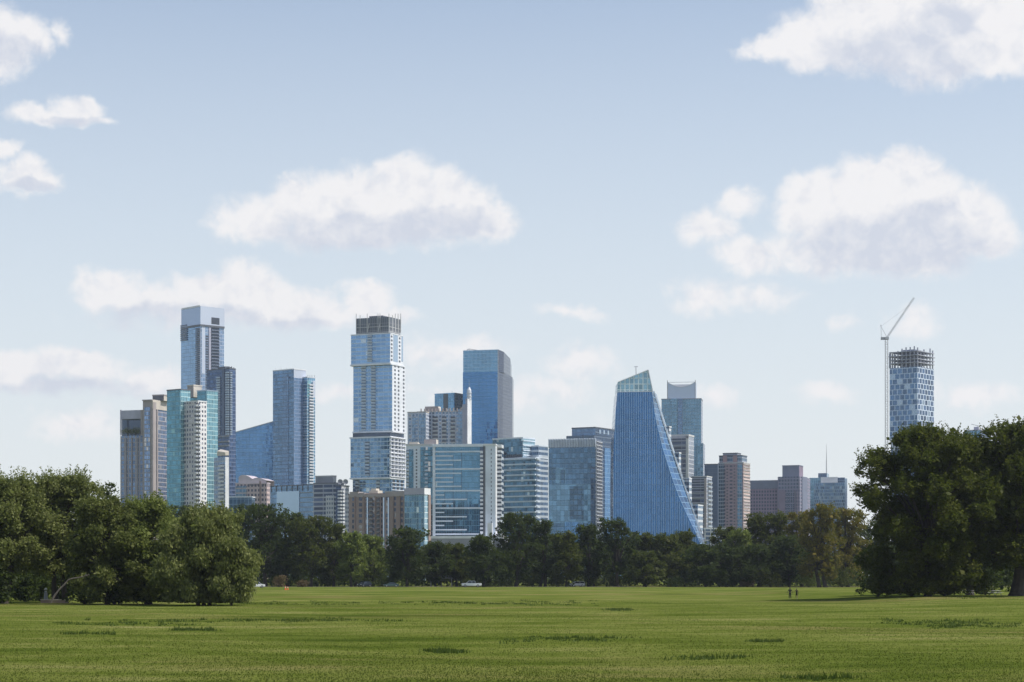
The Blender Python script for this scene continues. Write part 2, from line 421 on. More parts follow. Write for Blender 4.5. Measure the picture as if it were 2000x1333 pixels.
M['wwallr'] = facade('sunlit_punched_wall', (.16, .17, .22), (.78, .76, .76), 3.25, .48, 2.6, .46, .5, .4, .2, .2, (.4, .4, .42), off=62)  # white wall again with the right face's sunlight painted into the frame
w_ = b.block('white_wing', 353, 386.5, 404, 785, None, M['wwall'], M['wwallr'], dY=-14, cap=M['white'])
b.balc(w_.F, 382.3, 386.3, 786, 1000, 26, M['white'], M['railwhite'], M['dark'], 1.2)
b.balc(w_.R, 386.8, 390.8, 786, 1000, 26, M['white'], M['railwhite'], M['dark'], 1.2)
b.block('penthouse', 366, 378, 394, 754, 776, M['beige'], M['cream'], dY=20, cap=M['cream'])
b.block('mechanical_box', 357, 368, 374, 766, 772, M['darkglass'], dY=24)

# 3: tall tower with pale crown
M['t3'] = facade('smooth_blue_curtain_wall', (.38, .52, .68), (.32, .44, .58), 3.5, .10, 3.4, .05, .12, .8, .10, off=5, refl_paint=.12)
M['t3crown'] = plain('crown_glass_blue', (.34, .43, .60), .25, .5, .05, .02)
M['t3side'] = plain('crown_panel', (.55, .60, .70), .35, .2, .05, .02)
M['t3r'] = facade('striped_side_wall', (.42, .52, .66), (.40, .45, .55), 3.5, .15, 2.4, .18, .2, .7, .15, off=6)
b = Bld('condominium_tower', 1850, 'tallest tower of the left cluster, pale blue under a notched lavender crown', 'tower', a=R(47))
k = b.block('tower_body', 353.5, 391.5, 437.5, 634, None, M['t3'], M['t3r'])
c_ = b.block('crown', 354, 391.5, 438.5, 598, 634, M['t3crown'], M['t3side'], dY=-1)
mb = MB(); mb.prism([c_.F.p(0, .25), c_.F.p(c_.F.L, .25), c_.R.p(c_.R.L, .25), c_.poly[3]], c_.z0 - 1.6, c_.z0 + .2, [M['greydk']] * 4, M['greydk']); mb.build('painted_shadow_joint', b.root, b.loc)  # dark collar draws the shadow line under the crown
b.panel(c_.F, 355, 391, 599.5, 602.5, M['white'], .3, 'screen_opening')
b.panel(c_.R, 413, 428.5, 621, 634, M['dark'], .15, 'notch')
b.balc(k.F, 384, 391, 640, 775, 34, M['grey'], M['darkglass'], M['dark'], 1.4)
b.balc(k.F, 354, 366, 634, 666, 8, M['lav'], M['darkglass'], M['dark'], 1.0)
b.balc(k.R, 412.5, 428, 640, 775, 22, M['lav'], M['darkglass'], M['dark'], 1.0, fill=.86, rh=.9)
b.wins(k.R, [404], 5.5, 655, 775, 24, M['dark'], None, .72)
b.panel(k.R, 394, 400.5, 636, 730, M['t3side'], .25, 'pale_strip')
b.panel(k.R, 407.5, 411.5, 636, 790, M['lav'], .5, 'pier')

# 4: darker tower leaning on it
M['t4'] = facade('dark_blue_banded_wall', (.11, .17, .29), (.12, .16, .26), 3.4, .26, 2.0, .14, .4, .7, .15, off=7)
b = Bld('condominium_tower', 1700, 'slim dark blue balconied tower just right of the teal and white tower', 'tower', a=R(40))
k = b.block('tower_body', 404, 448, 460.5, 721, None, M['t4'], M['t4'], cap=M['greydk'])
b.balc(k.F, 442, 448, 725, 850, 26, M['grey'], M['railglass'], M['dark'], 1.2)
b.balc(k.R, 448.3, 452, 725, 850, 26, M['grey'], M['railglass'], M['dark'], 1.2)
b.balc(k.F, 424, 431, 735, 850, 24, M['grey'], M['railglass'], M['dark'], 1.0)
b.panel(k.F, 434, 439, 722, 850, M['darkglass'], .5, 'glass_strip')
b.block('penthouse', 425, 440, 452, 716, 721, M['greydk'], dY=8)
for y in (852, 862, 870): b.panel(k.F, 404, 448, y, y + 3, M['grey'], .8, 'belt')
for x in (443, 446.5): b.panel(k.F, x, x + 1.6, 716, 722, M['greydk'], .3, 'roof_fan')
for x, y in ((452, 716),(456, 718)): b.panel(k.R, x, x + 1, y, y + 5, M['greydk'], .3, 'roof_post')

# 5: sloping-roof glass block
M['t5'] = facade('sloping_block_glass', (.17, .35, .58), (.20, .36, .56), 3.9, .12, 1.5, .16, .2, .8, .10, off=8)
b = Bld('glass_office', 2050, 'broad blue glass office with a roof line rising to the right behind the pink hotel', 'office block', a=R(6))
C, L, Rr, B, tl, tr, a = b.foot(455, 540, 540, 0, .6)
b.ensure(((L[0] + Rr[0]) / 2, (L[1] + Rr[1]) / 2, 0))
mb = MB(); zl, zr = PZZ(846, L[1]), PZZ(822, C[1])
mb.prism([L, C, Rr, B], 0, 0, [M['t5']] * 4, M['roof'], True, [zl, zr, zr, zl]); mb.build('tower_body', b.root, b.loc)
mb = MB(); mb.bar((L[0], L[1], zl), (C[0], C[1], zr), .6, M['steel']); mb.build('roof_edge', b.root, b.loc)

# 6: pale blue hotel tower with corner balconies
M['t6'] = facade('hotel_blue_wall', (.20, .32, .47), (.19, .28, .40), 3.3, .22, 3.0, .12, .25, .7, .12, off=9)
M['t6b'] = facade('hotel_mullioned_wall', (.22, .34, .50), (.20, .27, .40), 3.3, .20, 1.3, .30, .25, .7, .12, off=10)
M['t6r'] = facade('hotel_side_wall', (.30, .48, .60), (.45, .58, .68), 3.3, .22, 2.5, .10, .3, .7, .12, off=11)
b = Bld('hotel_tower', 1800, 'blue hotel tower standing alone with pale balconies down its right corner', 'tower', a=R(40))
k = b.block('tower_body', 533, 574, 598, 738, None, M['t6'], M['t6b'])
b.block('screen_wall', 533, 574, 597.5, 722, 744, M['t6'], M['t3side'], dY=1, cap=M['white'])
b.panel(k.F, 553, 564, 736, 950, M['t6b'], .35, 'recessed_strip')
b.wins(k.F, [558], 9, 736, 748, 1, M['greydk'], None, .9, 'louvre')
k2 = b.block('corner_wing', 588, 600, 615.5, 738, None, M['t6r'], M['t6r'], dY=6, cap=M['railwhite'])
b.panel(k2.R, 600, 607, 744, 777, M['teallit'], .2, 'pale_panel'); b.panel(k2.R, 611, 615, 744, 777, M['t3side'], .2, 'pale_panel')
b.balc(k2.R, 603, 611.5, 748, 945, 34, M['offwhite'], M['railwhite'], M['dark'], 1.3)
b.slabs(k2.F, 588.5, 600, 775, 945, 34, M['railwhite'], .35, .5)
for x in (538, 549, 560, 571): b.panel(k.F, x, x + .5, 719, 722, M['white'], .2, 'aerial')
for x in (601, 605, 609, 614): b.panel(k2.R, x, x + .5, 733, 738, M['steel'], .2, 'aerial')
M['pod'] = facade('podium_glass', (.24, .38, .52), (.20, .28, .38), 4.2, .16, 2.0, .14, .2, .7, .14, off=12)
M['podpale'] = plain('podium_pale_glass', (.36, .50, .64), .18, .6, .06, .03)
p_ = b.block('podium', 526, 612, 622, 948, None, M['pod'], M['pod'], dY=-30, cap=M['greydk'])
b.panel(p_.F, 541, 585, 960, 1045, M['podpale'], .5, 'podium_glass_box', z0=0)
b.slabs(p_.F, 586, 612, 962, 1010, 6, M['offwhite'], .4, .6)
b.fins(p_.F, 530, 612, 947, 960, 9, M['greydk'], .5, .5, 'column_row')

# 7: pink office with barrel roof
M['pinkw'] = facade('pink_punched_wall', (.10, .10, .13), (.56, .44, .42), 3.9, .46, 3.1, .42, .2, .3, .2, off=13)
M['pinkr'] = plain('pink_barrel_roof', (.60, .52, .55), .5, .1)
M['t7g'] = facade('pink_office_curve_glass', (.16, .27, .36), (.45, .40, .40), 3.9, .3, 3, .1, .2, .6, .2, off=14)
b = Bld('office_building', 1650, 'low pink stone office with a curved barrel roof and square windows', 'office block', a=R(14))
k = b.block('office_wing', 460, 521, 527.5, 945, None, M['pinkw'], M['pinkw'], asp=.7, cap=M['pinkr'])
b.panel(k.F, 460.5, 482, 950, 1000, M['t7g'], .8, 'glass_bay', z0=0)
b.panel(k.F, 507, 510, 940, 1000, M['tan'], .6, 'recess_strip', z0=0)
t0, t1 = k.F.t(464), k.F.t(519); mb = MB(); pts = []
def barrel(mb, f, t0, t1, z0, h, dep, m):
    n = 12; arc = [(t0 + (t1 - t0) * i / n, z0 + h * (.25 + .75 * math.sin(math.pi * min(1, (.06 + .80 * (i / n)) ** .62)) ** .7)) for i in range(n + 1)]
    A = [(*f.p(t, -1.0), z) for t, z in arc]; Bk = [(*f.p(t, -dep), z) for t, z in arc]
    for i in range(n): mb.face([A[i], A[i+1], Bk[i+1], Bk[i]], m)
    mb.face([(*f.p(t0, -1), z0 - 1)] + [(*f.p(t1, -1), z0 - 1)] + list(reversed(A)), m); mb.face([(*f.p(t1, -dep), z0 - 1), (*f.p(t0, -dep), z0 - 1)] + Bk, m)
barrel(mb, k.F, k.F.t(465), k.F.t(492), k.z1, 7.5, 22, M['pinkr']); mb.build('barrel_roof', b.root, b.loc)
mb = MB(); barrel(mb, k.F, k.F.t(492), k.F.t(519), k.z1, 5.0, 20, M['pinkr']); mb.build('barrel_roof', b.root, b.loc)
b.wins(k.F, [486 + 2.9 * i for i in range(12)], 1.6, 945.5, 950, 1, M['dark'], None, .8, 'window')

# 8: small white building with slanted canopy
M['t8'] = facade('small_white_glass', (.26, .36, .48), (.42, .46, .52), 3.3, .3, 2.2, .2, .3, .6, .2, off=15)
b = Bld('apartment_building', 1400, 'narrow white apartment building with a slanted roof canopy below the dark blue tower', 'building', a=R(50))
k = b.block('house_body', 418, 440, 447, 893, None, M['t8'], M['white'])
b.balc(k.F, 429, 438, 905, 995, 12, M['white'], M['railwhite'], M['darkglass'], 1.2)
C, L, Rr, B, tl, tr, a = b.foot(424, 440, 447, 0)
mb = MB(); z = [PZZ(880, 1400), PZZ(884, 1400), PZZ(881, 1400), PZZ(876, 1400)]; ps = [L, C, Rr, B]
mb.prism(ps, k.z1 + 1.2, 0, [M['cream']] * 4, M['cream'], True, z); mb.build('roof_canopy', b.root, b.loc)
M['t8b'] = facade('low_teal_glass', (.20, .32, .44), (.24, .32, .4), 4, .1, 3, .1, .2, .7, .15, off=16)
b = Bld('pavilion', 1500, 'low blue glass building with a thin white roof edge left of the pink office', 'building', a=R(5))
k = b.block('glass_hall', 447, 492, 492, 972, None, M['t8b'], asp=.6, cap=M['white'], rim=.8)

# 9: white and dark banded building
M['t9'] = facade('banded_dark_wall', (.10, .14, .22), (.44, .45, .50), 3.6, .34, 9.0, .06, .3, .5, .2, off=17)
M['t9w'] = facade('white_window_wall', (.32, .36, .42), (.58, .58, .60), 3.6, .5, 2.2, .4, .3, .4, .2, off=18)
b = Bld('office_building', 1600, 'dark and white banded office with round dishes on its balconied right part', 'office block', a=R(26))
k = b.block('office_body', 612, 661, 672, 945, None, M['t9'], M['t9'], cap=M['greydk'])
b.panel(k.F, 637, 653, 968, 1040, M['t9w'], .5, 'pale_bay', z0=0)
b.block('penthouse', 616, 650, 657, 931, 945, M['grey'], M['offwhite'], dY=8, cap=M['offwhite'])
k = b.block('balcony_wing', 656, 667, 681.5, 950, None, M['t4'], M['t9w'], dY=-14, cap=M['greydk'])
b.balc(k.F, 661, 667, 955, 1035, 12, M['white'], M['white'], M['dark'], 1.3)
b.balc(k.R, 667.3, 671, 955, 1035, 12, M['white'], M['white'], M['dark'], 1.3)
for x in (664.5, 675):
    X, Y = PXX(x, 1590), 1590; z = PZZ(941.5, 1590); mb = MB()
    for j in range(16):
        a0, a1 = 2 * math.pi * j / 16, 2 * math.pi * (j + 1) / 16; r = 2.1
        mb.face([(X, Y, z), (X + r * math.cos(a1), Y - .6, z + r * math.sin(a1)), (X + r * math.cos(a0), Y - .6, z + r * math.sin(a0))], M['grey'])
        mb.face([(X, Y + .15, z), (X + r * math.cos(a0), Y - .45, z + r * math.sin(a0)), (X + r * math.cos(a1), Y - .45, z + r * math.sin(a1))], M['grey'])
    mb.bar((X, Y, z), (X, Y + .2, z - 3.4), .2, M['greydk']); mb.build('roof_dish', b.root, b.loc)

# 10: the offset stacked tower
M['j1'] = facade('stacked_tower_glass', (.30, .46, .66), (.56, .68, .82), 3.3, .22, 4.5, .05, .14, .8, .08, .02, (.4, .48, .55), off=19)
M['j3'] = facade('stacked_tower_lower_glass', (.24, .38, .52), (.55, .66, .76), 3.3, .18, 3.0, .08, .22, .8, .08, .03, (.4, .48, .52), off=20)
M['jw'] = plain('bright_white_panel', (.74, .76, .80), .5)
M['jscreen'] = facade('crown_screen', (.15, .155, .17), (.34, .34, .36), 5.5, .05, 1.8, .18, .25, .3, .4, off=21)
b = Bld('condominium_tower', 1590, 'tall tower of offset stacked glass blocks with white right side and open grey rooftop screen', 'tower', a=R(24))
k1 = b.block('upper_block', 685.5, 762, 787.5, 652, 711, M['j1'], M['jw'], dY=-3, cap=M['jw'])
k2 = b.block('middle_block', 690, 766, 791.5, 711, 843, M['j1'], M['jw'], dY=0)
k0 = b.block('terrace_storey', 689, 762, 789, 843, 854, M['darkglass'], M['darkglass'], dY=3)
k3 = b.block('lower_block', 684.5, 761, 790.5, 854, 934, M['j3'], M['jw'], dY=-5)
k4 = b.block('base_block', 689, 764, 790, 934, None, M['j3'], M['j3'], dY=0)
for (kb, y) in ((k1, 711), (k2, 843), (k3, 854), (k3, 934)):
    z = kb.z0 if y in (711, 934) else (kb.z0 if kb is k2 else kb.z1)
    c = kb.poly; cx, cy = (c[0][0] + c[2][0]) / 2, (c[0][1] + c[2][1]) / 2
    mb = MB(); mb.prism([(p[0] + (p[0] - cx) * .035, p[1] + (p[1] - cy) * .035) for p in c], z - .5, z + .75, [M['jw']] * 4, M['jw']); mb.build('edge_slab', b.root, b.loc)
b.balc(k1.F, 718, 727, 653, 707, 10, M['offwhite'], M['railglass'], M['dark'], .8)
b.balc(k2.F, 706, 715, 713, 841, 22, M['offwhite'], M['railglass'], M['dark'], .8)
b.balc(k2.F, 725, 734, 713, 841, 22, M['offwhite'], M['railglass'], M['dark'], .8)
b.wins(k1.R, [765, 780.5], 3.0, 654, 707, 7, M['dark'], None, .5)
b.panel(k1.R, 768, 777, 655, 707, M['blueglass'], .1, 'glass_strip'); b.panel(k1.R, 784, 787, 656, 707, M['blueglass'], .1, 'glass_strip')
b.wins(k2.R, [771.5, 778.5, 788.5], 2.9, 712, 843, 17, M['dark'], None, .52)
b.slabs(k3.R, 761, 790, 856, 932, 11, M['jw'], .6, 1.3)
for kx in (k3, k4): pass
b.fins(k3.R, 762, 790, 855, 933, 5, M['jw'], .5, 1.0)
b.wins(k3.R, [766, 772.5, 779, 785], 4.6, 856, 932, 11, M['darkglass'], None, .74)
b.wins(k4.R, [769, 777, 785], 4.4, 937, 965, 4, M['dark'], None, .7)
b.slabs(k4.R, 764, 790, 937, 965, 5, M['jw'], .5, 1.0)
b.balc(k3.F, 713, 722, 862, 930, 10, M['lav'], M['railglass'], M['dark'], .8)
b.balc(k4.F, 694, 702, 937, 965, 4, M['offwhite'], M['railglass'], M['dark'], .8); b.balc(k4.F, 735, 742, 937, 965, 4, M['offwhite'], M['railglass'], M['dark'], .8)
s1 = b.block('rooftop_screen', 695.5, 760, 782, 619, 652, M['jscreen'], M['jscreen'], dY=-1)
b.block('lift_motor_room', 721, 748, 760, 616.5, 652, M['jscreen'], M['jscreen'], dY=8)
for f_, xs in ((s1.F, (695.5, 703, 717, 738, 742, 759.5)), (s1.R, (766, 771.5, 777, 782))):
    for x in xs:
        b.panel(f_, x, x + .9, 613 if x not in (703, 766) else 616, 650, M['offwhite'], .35, 'mast_post')
b.slabs(s1.F, 696, 760, 639, 650, 2, M['offwhite'], .4, .3, 'rail'); b.slabs(s1.R, 760, 782, 641, 650, 2, M['offwhite'], .4, .3, 'rail')
for x0, x1 in ((718, 722), (739, 743)):
    p0 = s1.F.p(s1.F.t(x0), .6); p1 = s1.F.p(s1.F.t(x1), .6); mb = MB(); mb.bar((*p0, s1.F.z(650)), (*p1, s1.F.z(632)), .3, M['offwhite']); mb.build('brace', b.root, b.loc)

# 11: tan apartment block with a teal glass end
M['tanw'] = facade('tan_window_wall', (.11, .13, .18), (.31, .235, .215), 3.2, .40, 4.4, .52, .4, .5, .2, .1, (.3, .3, .32), off=22)
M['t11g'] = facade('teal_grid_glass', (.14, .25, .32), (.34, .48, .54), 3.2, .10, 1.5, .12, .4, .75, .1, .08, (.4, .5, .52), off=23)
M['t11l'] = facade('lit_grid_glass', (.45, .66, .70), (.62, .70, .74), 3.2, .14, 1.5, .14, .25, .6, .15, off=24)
b = Bld('apartment_block', 1140, 'tan apartment block with a blue glass right end, in front of the stacked tower', 'building', a=R(24))
k = b.block('brick_wing', 681, 791, 797, 966, None, M['tanw'], M['tanw'], dY=0, asp=.4, cap=M['tan'])
b.panel(k.F, 683, 789, 966, 971, M['beige'], .5, 'cornice')
for x0, x1, y in ((683, 700, 961), (752, 790, 960), (701, 712, 963)): b.panel(k.F, x0, x1, y, 967, M['beige'], .3, 'attic_wall', back=6)
b.panel(k.F, 716, 733, 958, 966, M['cream'], -3, 'stair_house', back=9); b.panel(k.F, 718, 728, 954, 959, M['cream'], -4, 'stair_house', back=8)
for x in (717, 749, 758): b.panel(k.F, x, x + 2.2, 972, 1060, M['blueglass'], .5, 'glass_strip', z0=0)
for x in (693, 711, 733, 743, 768, 781): b.panel(k.F, x, x + 1.6, 969, 1060, M['tan'], .8, 'pier', z0=0)
b.balc(k.F, 722, 728, 972, 1056, 10, M['lav'], M['greydk'], M['dark'], 1.0); b.balc(k.F, 737, 742, 972, 1056, 10, M['lav'], M['greydk'], M['dark'], 1.0)
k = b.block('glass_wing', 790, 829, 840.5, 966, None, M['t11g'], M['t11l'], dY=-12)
b.block('top_band', 789.5, 829, 841, 953.5, 966, M['lav'], M['white'], dY=-13)
b.panel(k.R, 836, 840.5, 966, 1060, M['tan'], .4, 'end_wall', z0=0)

# 12: grey hotel with rounded spire mast
M['t12'] = facade('grey_hotel_wall', (.26, .36, .48), (.54, .58, .66), 3.3, .38, 3.4, .40, .4, .5, .2, .1, (.3, .3, .3), off=25)
M['t12g'] = facade('grey_hotel_glass', (.26, .38, .50), (.36, .42, .50), 3.3, .2, 1.7, .12, .3, .7, .15, off=26)
b = Bld('hotel_building', 1900, 'grey hotel with a domed lantern mast in front of the tall blue tower', 'building', a=R(14))
k = b.block('left_wing', 796, 832, 838, 806, None, M['t12'], M['t12'], dY=-10, cap=M['cream'])
b.panel(k.F, 805, 812, 815, 865, M['t12g'], .3, 'glass_strip'); b.panel(k.F, 818, 831, 812, 865, M['t12g'], .3, 'glass_strip')
k = b.block('main_wing', 815, 905, 921, 804, None, M['t12'], M['t12'], cap=M['offwhite'])
b.balc(k.F, 828, 838, 812, 866, 7, M['offwhite'], M['offwhite'], M['dark'], .9); b.balc(k.F, 845, 855, 812, 866, 7, M['offwhite'], M['offwhite'], M['dark'], .9)
b.balc(k.F, 863, 872, 812, 866, 7, M['offwhite'], M['offwhite'], M['dark'], .9); b.balc(k.F, 880, 889, 812, 866, 7, M['offwhite'], M['offwhite'], M['dark'], .9)
b.panel(k.F, 895, 904, 800, 870, M['t12g'], .4, 'glass_strip')
b.block('penthouse', 830, 856, 861, 794, 804, M['beige'], M['cream'], dY=8); b.block('plant_room', 864, 873, 876, 798, 804, M['greydk'], dY=6)
b.fins(k.F, 823, 900, 798, 805, 12, M['beige'], .8, 1.5, 'roof_post')
C = k.R.p(k.R.t(907)); mb = MB(); pts = []
for i in range(9):
    x = 886 + (912 - 886) * i / 8; pts.append((k.F.p(k.F.t(x) if x < 905 else k.F.L, -1), k.F.z(803 - 17 * (i / 8) ** 1.6)))
Af = [(*k.F.p(k.F.t(886) + 1.6 * i, -1.0), k.z1 + 8.5 * (i / 8) ** 1.5) for i in range(9)]; e = 1
Bf = [(*k.F.p(k.F.t(886) + 1.6 * i, -9.0), k.z1 + 8.5 * (i / 8) ** 1.5) for i in range(9)]
for i in range(8): mb.face([Af[i], Af[i+1], Bf[i+1], Bf[i]], M['cream'])
mb.face([(Af[0][0], Af[0][1], k.z1), (Af[8][0], Af[8][1], k.z1)] + list(reversed(Af)), M['cream']); mb.face([(Af[8][0], Af[8][1], k.z1), (Bf[8][0], Bf[8][1], k.z1), Bf[8], Af[8]], M['cream'])
mb.build('swept_roof', b.root, b.loc)
t_ = b.block('lift_tower', 909, 913, 921, 779, None, M['lav'], M['white'], dY=-14)
t_ = b.block('lift_tower', 903, 909, 911, 790, None, M['lav'], M['offwhite'], dY=-13)
X, Y = PXX(916.3, 1895), 1895
mb = MB()
for (r0, r1, za, zb) in ((2.1, 2.1, 781, 763), (2.1, .8, 763, 757), (2.6, 2.6, 775, 774), (2.6, 2.6, 769, 768)):
    mb.bar((X, Y, PZZ(za, Y)), (X, Y, PZZ(zb, Y)), r0, M['railwhite'], 12, r1)
mb.build('lantern', b.root, b.loc)
mb = MB(); mb.bar((X, Y, PZZ(757, Y)), (X, Y, PZZ(742, Y)), .22, M['steel'], 6, .1); mb.build('antenna', b.root, b.loc)

# 13: small blue top behind
M['t13'] = facade('small_blue_glass', (.22, .42, .60), (.28, .45, .58), 3.8, .1, 3.0, .08, .2, .8, .1, off=27)
b = Bld('glass_office', 2200, 'small blue glass box top peeping over the grey hotel roof', 'office block', a=R(30))
k = b.block('tower_body', 849, 888, 904, 769, None, M['t13'], M['teallit'], cap=M['t13'])
b.panel(k.F, 866, 875, 769.5, 800, M['greydk'], .2, 'recess'); b.panel(k.F, 876, 887, 769, 800, M['t13'], .8, 'glass_bay')
mb = MB(); X, Y = PXX(883, 2215), 2215; mb.bar((X, Y, k.z1), (X, Y, k.z1 + 4), .25, M['steel']); mb.build('antenna', b.root, b.loc)

# 14: tall blue tower with chamfered side
M['t14'] = facade('deep_blue_curtain_wall', (.10, .28, .52), (.13, .30, .52), 3.9, .10, 1.5, .14, .10, .85, .08, off=28, refl_paint=.18)
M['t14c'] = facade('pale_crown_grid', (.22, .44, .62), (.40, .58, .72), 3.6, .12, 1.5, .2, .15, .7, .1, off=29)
M['t14r'] = facade('grey_blue_side_wall', (.075, .095, .15), (.06, .08, .13), 3.9, .08, 1.5, .1, .08, .7, .15, off=30, refl_paint=.1)
b = Bld('office_tower', 2150, 'tall deep blue glass tower with a paler top band and dark angled right side', 'tower', a=R(38))
Yb = 2150; z1, zc = PZZ(683, Yb), PZZ(726, Yb)
def P2(px, dY): return (PXX(px, Yb + dY), Yb + dY)
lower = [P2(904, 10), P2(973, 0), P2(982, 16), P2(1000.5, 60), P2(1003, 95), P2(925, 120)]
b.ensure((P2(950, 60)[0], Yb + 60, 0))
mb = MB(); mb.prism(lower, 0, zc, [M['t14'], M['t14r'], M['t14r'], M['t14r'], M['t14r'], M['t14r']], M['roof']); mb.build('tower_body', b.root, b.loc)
top = [P2(904.6, 10), P2(973, 0), P2(984, 16), P2(996.5, 60), P2(999, 95), P2(925, 120)]
mb = MB(); mb.prism([(x * 1.0, y) for x, y in top], zc, 0, [M['t14c'], M['t14r'], M['t14r'], M['t14r'], M['t14r'], M['t14r']], M['roof'], True, [z1, z1, z1 - .8, z1 - 3.5, z1 - 8, z1 - 5]); mb.build('crown', b.root, b.loc)
x_, y_ = P2(973, 0); mb = MB(); mb.box(x_ - .6, x_ + .3, y_ - .4, y_ + .4, 0, z1, M['steel']); mb.build('corner_mullion', b.root, b.loc)
mb = MB(); z = z1 + 1.2; xa, xb_, xc_ = PXX(916, 2170), PXX(934, 2170), PXX(912, 2170)
mb.bar((xa, 2170, z + 1.6), (xb_, 2170, z), .35, M['greydk']); mb.bar((xc_, 2170, z + .4), (xa, 2170, z + 1.6), .6, M['steel']); mb.bar((xa + 1, 2170, z1 - .3), (xa, 2170, z + 1.6), .4, M['steel']); mb.build('maintenance_crane', b.root, b.loc)

# 15: curved banded office
M['t15'] = facade('banded_teal_glass', (.13, .26, .35), (.13, .24, .32), 4.0, .10, 2.0, .08, .3, .8, .1, .04, (.4, .5, .55), off=31)
M['t15b'] = facade('banded_teal_glass_side', (.12, .20, .30), (.42, .47, .52), 4.0, .42, 2.0, .08, .3, .7, .1, off=32)
M['band'] = plain('pale_band_panel', (.62, .68, .74), .5)
b = Bld('office_building', 1560, 'stepped glass office wrapped in pale horizontal bands right of the white framed block', 'office block', a=R(36))
k = b.block('main_wing', 950, 1047, 1070.5, 895, None, M['t15'], M['t15b'], dY=0, asp=.6, cap=M['band'])
b.slabs(k.F, 985, 1047, 897, 1022, 13, M['band'], 1.1, 1.2); b.slabs(k.R, 1047.3, 1053, 897, 1022, 13, M['band'], 1.1, 1.2)
k2 = b.block('right_wing', 1015, 1052, 1070.5, 872, 897, M['t15b'], M['t15b'], dY=14, cap=M['band'])
k3 = b.block('upper_wing', 962, 1021, 1045, 857, 897, M['t15'], M['t11l'], dY=10, asp=.6, cap=M['band'], rim=1.2)
b.slabs(k3.R, 1021, 1045, 862, 890, 4, M['band'], .8, .8)
b.fins(k3.F, 990, 1018, 888, 896, 8, M['greydk'], 1.2, .5, 'louvre_row')
b.balc(k.F, 974, 984, 880, 1022, 16, M['band'], M['railwhite'], M['dark'], 1.4)

# 16: big white framed block
M['t16'] = facade('big_block_glass', (.17, .33, .44), (.13, .27, .36), 3.4, .07, 1.45, .08, .16, .8, .08, .01, (.3, .4, .44), off=33, refl_paint=.16)
M['t16t'] = facade('wing_teal_glass', (.12, .25, .32), (.14, .24, .32), 3.4, .18, 1.6, .12, .4, .75, .1, .05, off=34)
M['t16w'] = plain('pale_blue_white_panel', (.66, .72, .80), .6)
b = Bld('apartment_tower', 1250, 'broad apartment block with teal glass in a white frame and white bands of uneven length', 'tower', a=R(7))
k = b.block('left_wing', 793, 845, 846, 870, None, M['t16w'], M['t16w'], dY=10, depth=18, cap=M['offwhite'])
b.panel(k.F, 799, 807.5, 878, 1040, M['t16t'], .2, 'glass_strip', z0=0); b.panel(k.F, 821, 845, 874, 1040, M['t16t'], .2, 'glass_strip', z0=0)
b.wins(k.F, [813.5], 2.8, 876, 955, 12, M['dark'], None, .5); b.balc(k.F, 793.5, 798.5, 878, 955, 11, M['t16w'], M['railglass'], M['dark'], 1.0)
b.balc(k.F, 830, 836, 882, 1040, 20, M['lav'], M['railglass'], M['dark'], .9)
k = b.block('main_body', 845, 944, 985, 869.5, None, M['t16'], M['greydk'], depth=20, asp=.4)
b.panel(k.F, 845.5, 850.5, 869, 1052, M['t16w'], 1.2, 'frame_post'); b.panel(k.F, 845.5, 944, 868, 873.5, M['t16w'], 1.6, 'frame_beam', back=12)
b.panel(k.F, 937.5, 944, 874, 1052, M['darkglass'], .12, 'loggia_strip')
rng = random.Random(4); z_top, z_bot = 883, 1044; n = 20
ends = [943, 885, 901, 885, 943, 901, 885, 885, 901, 943, 868, 912, 885, 943, 868, 912, 885, 868, 912, 943]
for i, xe in enumerate(ends):
    y = z_top + (z_bot - z_top) * i / (n - 1); big_ = xe == 943
    b.panel(k.F, 850.6, xe, y - (1.7 if big_ else 1.5), y + (1.1 if big_ else .9), M['t16w'], 1.1 if big_ else .8, 'spandrel')
b.balc(k.F, 938.5, 943.5, 878, 1050, 22, M['jw'], M['jw'], M['dark'], 1.6)
for x, y0, y1 in ((885, 890, 965), (901, 878, 958), (868, 962, 1050), (912, 962, 1050), (885, 962, 1050)): b.panel(k.F, x, x + .7, y0, y1, M['darkglass'], .25, 'dark_mullion')
b.a = R(7)
w2 = b.block('white_slab', 944.5, 968, 973, 870, None, M['t16w'], M['white'], dY=-2, depth=14, cap=M['white'])
b.panel(w2.F, 944.5, 948, 872, 1052, M['greydk'], .15, 'painted_shade_strip', z0=0)  # dark grey sheet painted in for shade beside the slab
b.wins(w2.F, [959.5], 1.5, 875, 1040, 21, M['dark'], None, .45)
w3 = b.block('balcony_wing', 968.5, 979, 982, 880, None, M['darkglass'], M['t15b'], dY=6, depth=12)
b.balc(w3.F, 969.5, 979.5, 876, 1044, 21, M['railwhite'], M['railwhite'], M['dark'], 1.7)
b.panel(w3.F, 968.5, 980.5, 869, 875, M['white'], 2, 'roof_slab', back=8)
b.block('penthouse', 828, 852, 856, 858.5, 869, M['beige'], M['cream'], dY=16, depth=8); b.block('tank_room', 799, 816, 820, 864, 870, M['cream'], M['cream'], dY=18, depth=7)
b.block('podium', 840, 982, 984, 1052, None, M['grey'], M['grey'], dY=-14, depth=30, cap=M['white'], rim=1.6)
b.block('vent_tower', 952, 961, 963, 1022, None, M['white'], M['white'], dY=-18, depth=3); b.block('vent_tower', 975, 980, 982, 1023, None, M['white'], M['white'], dY=-18, depth=3)

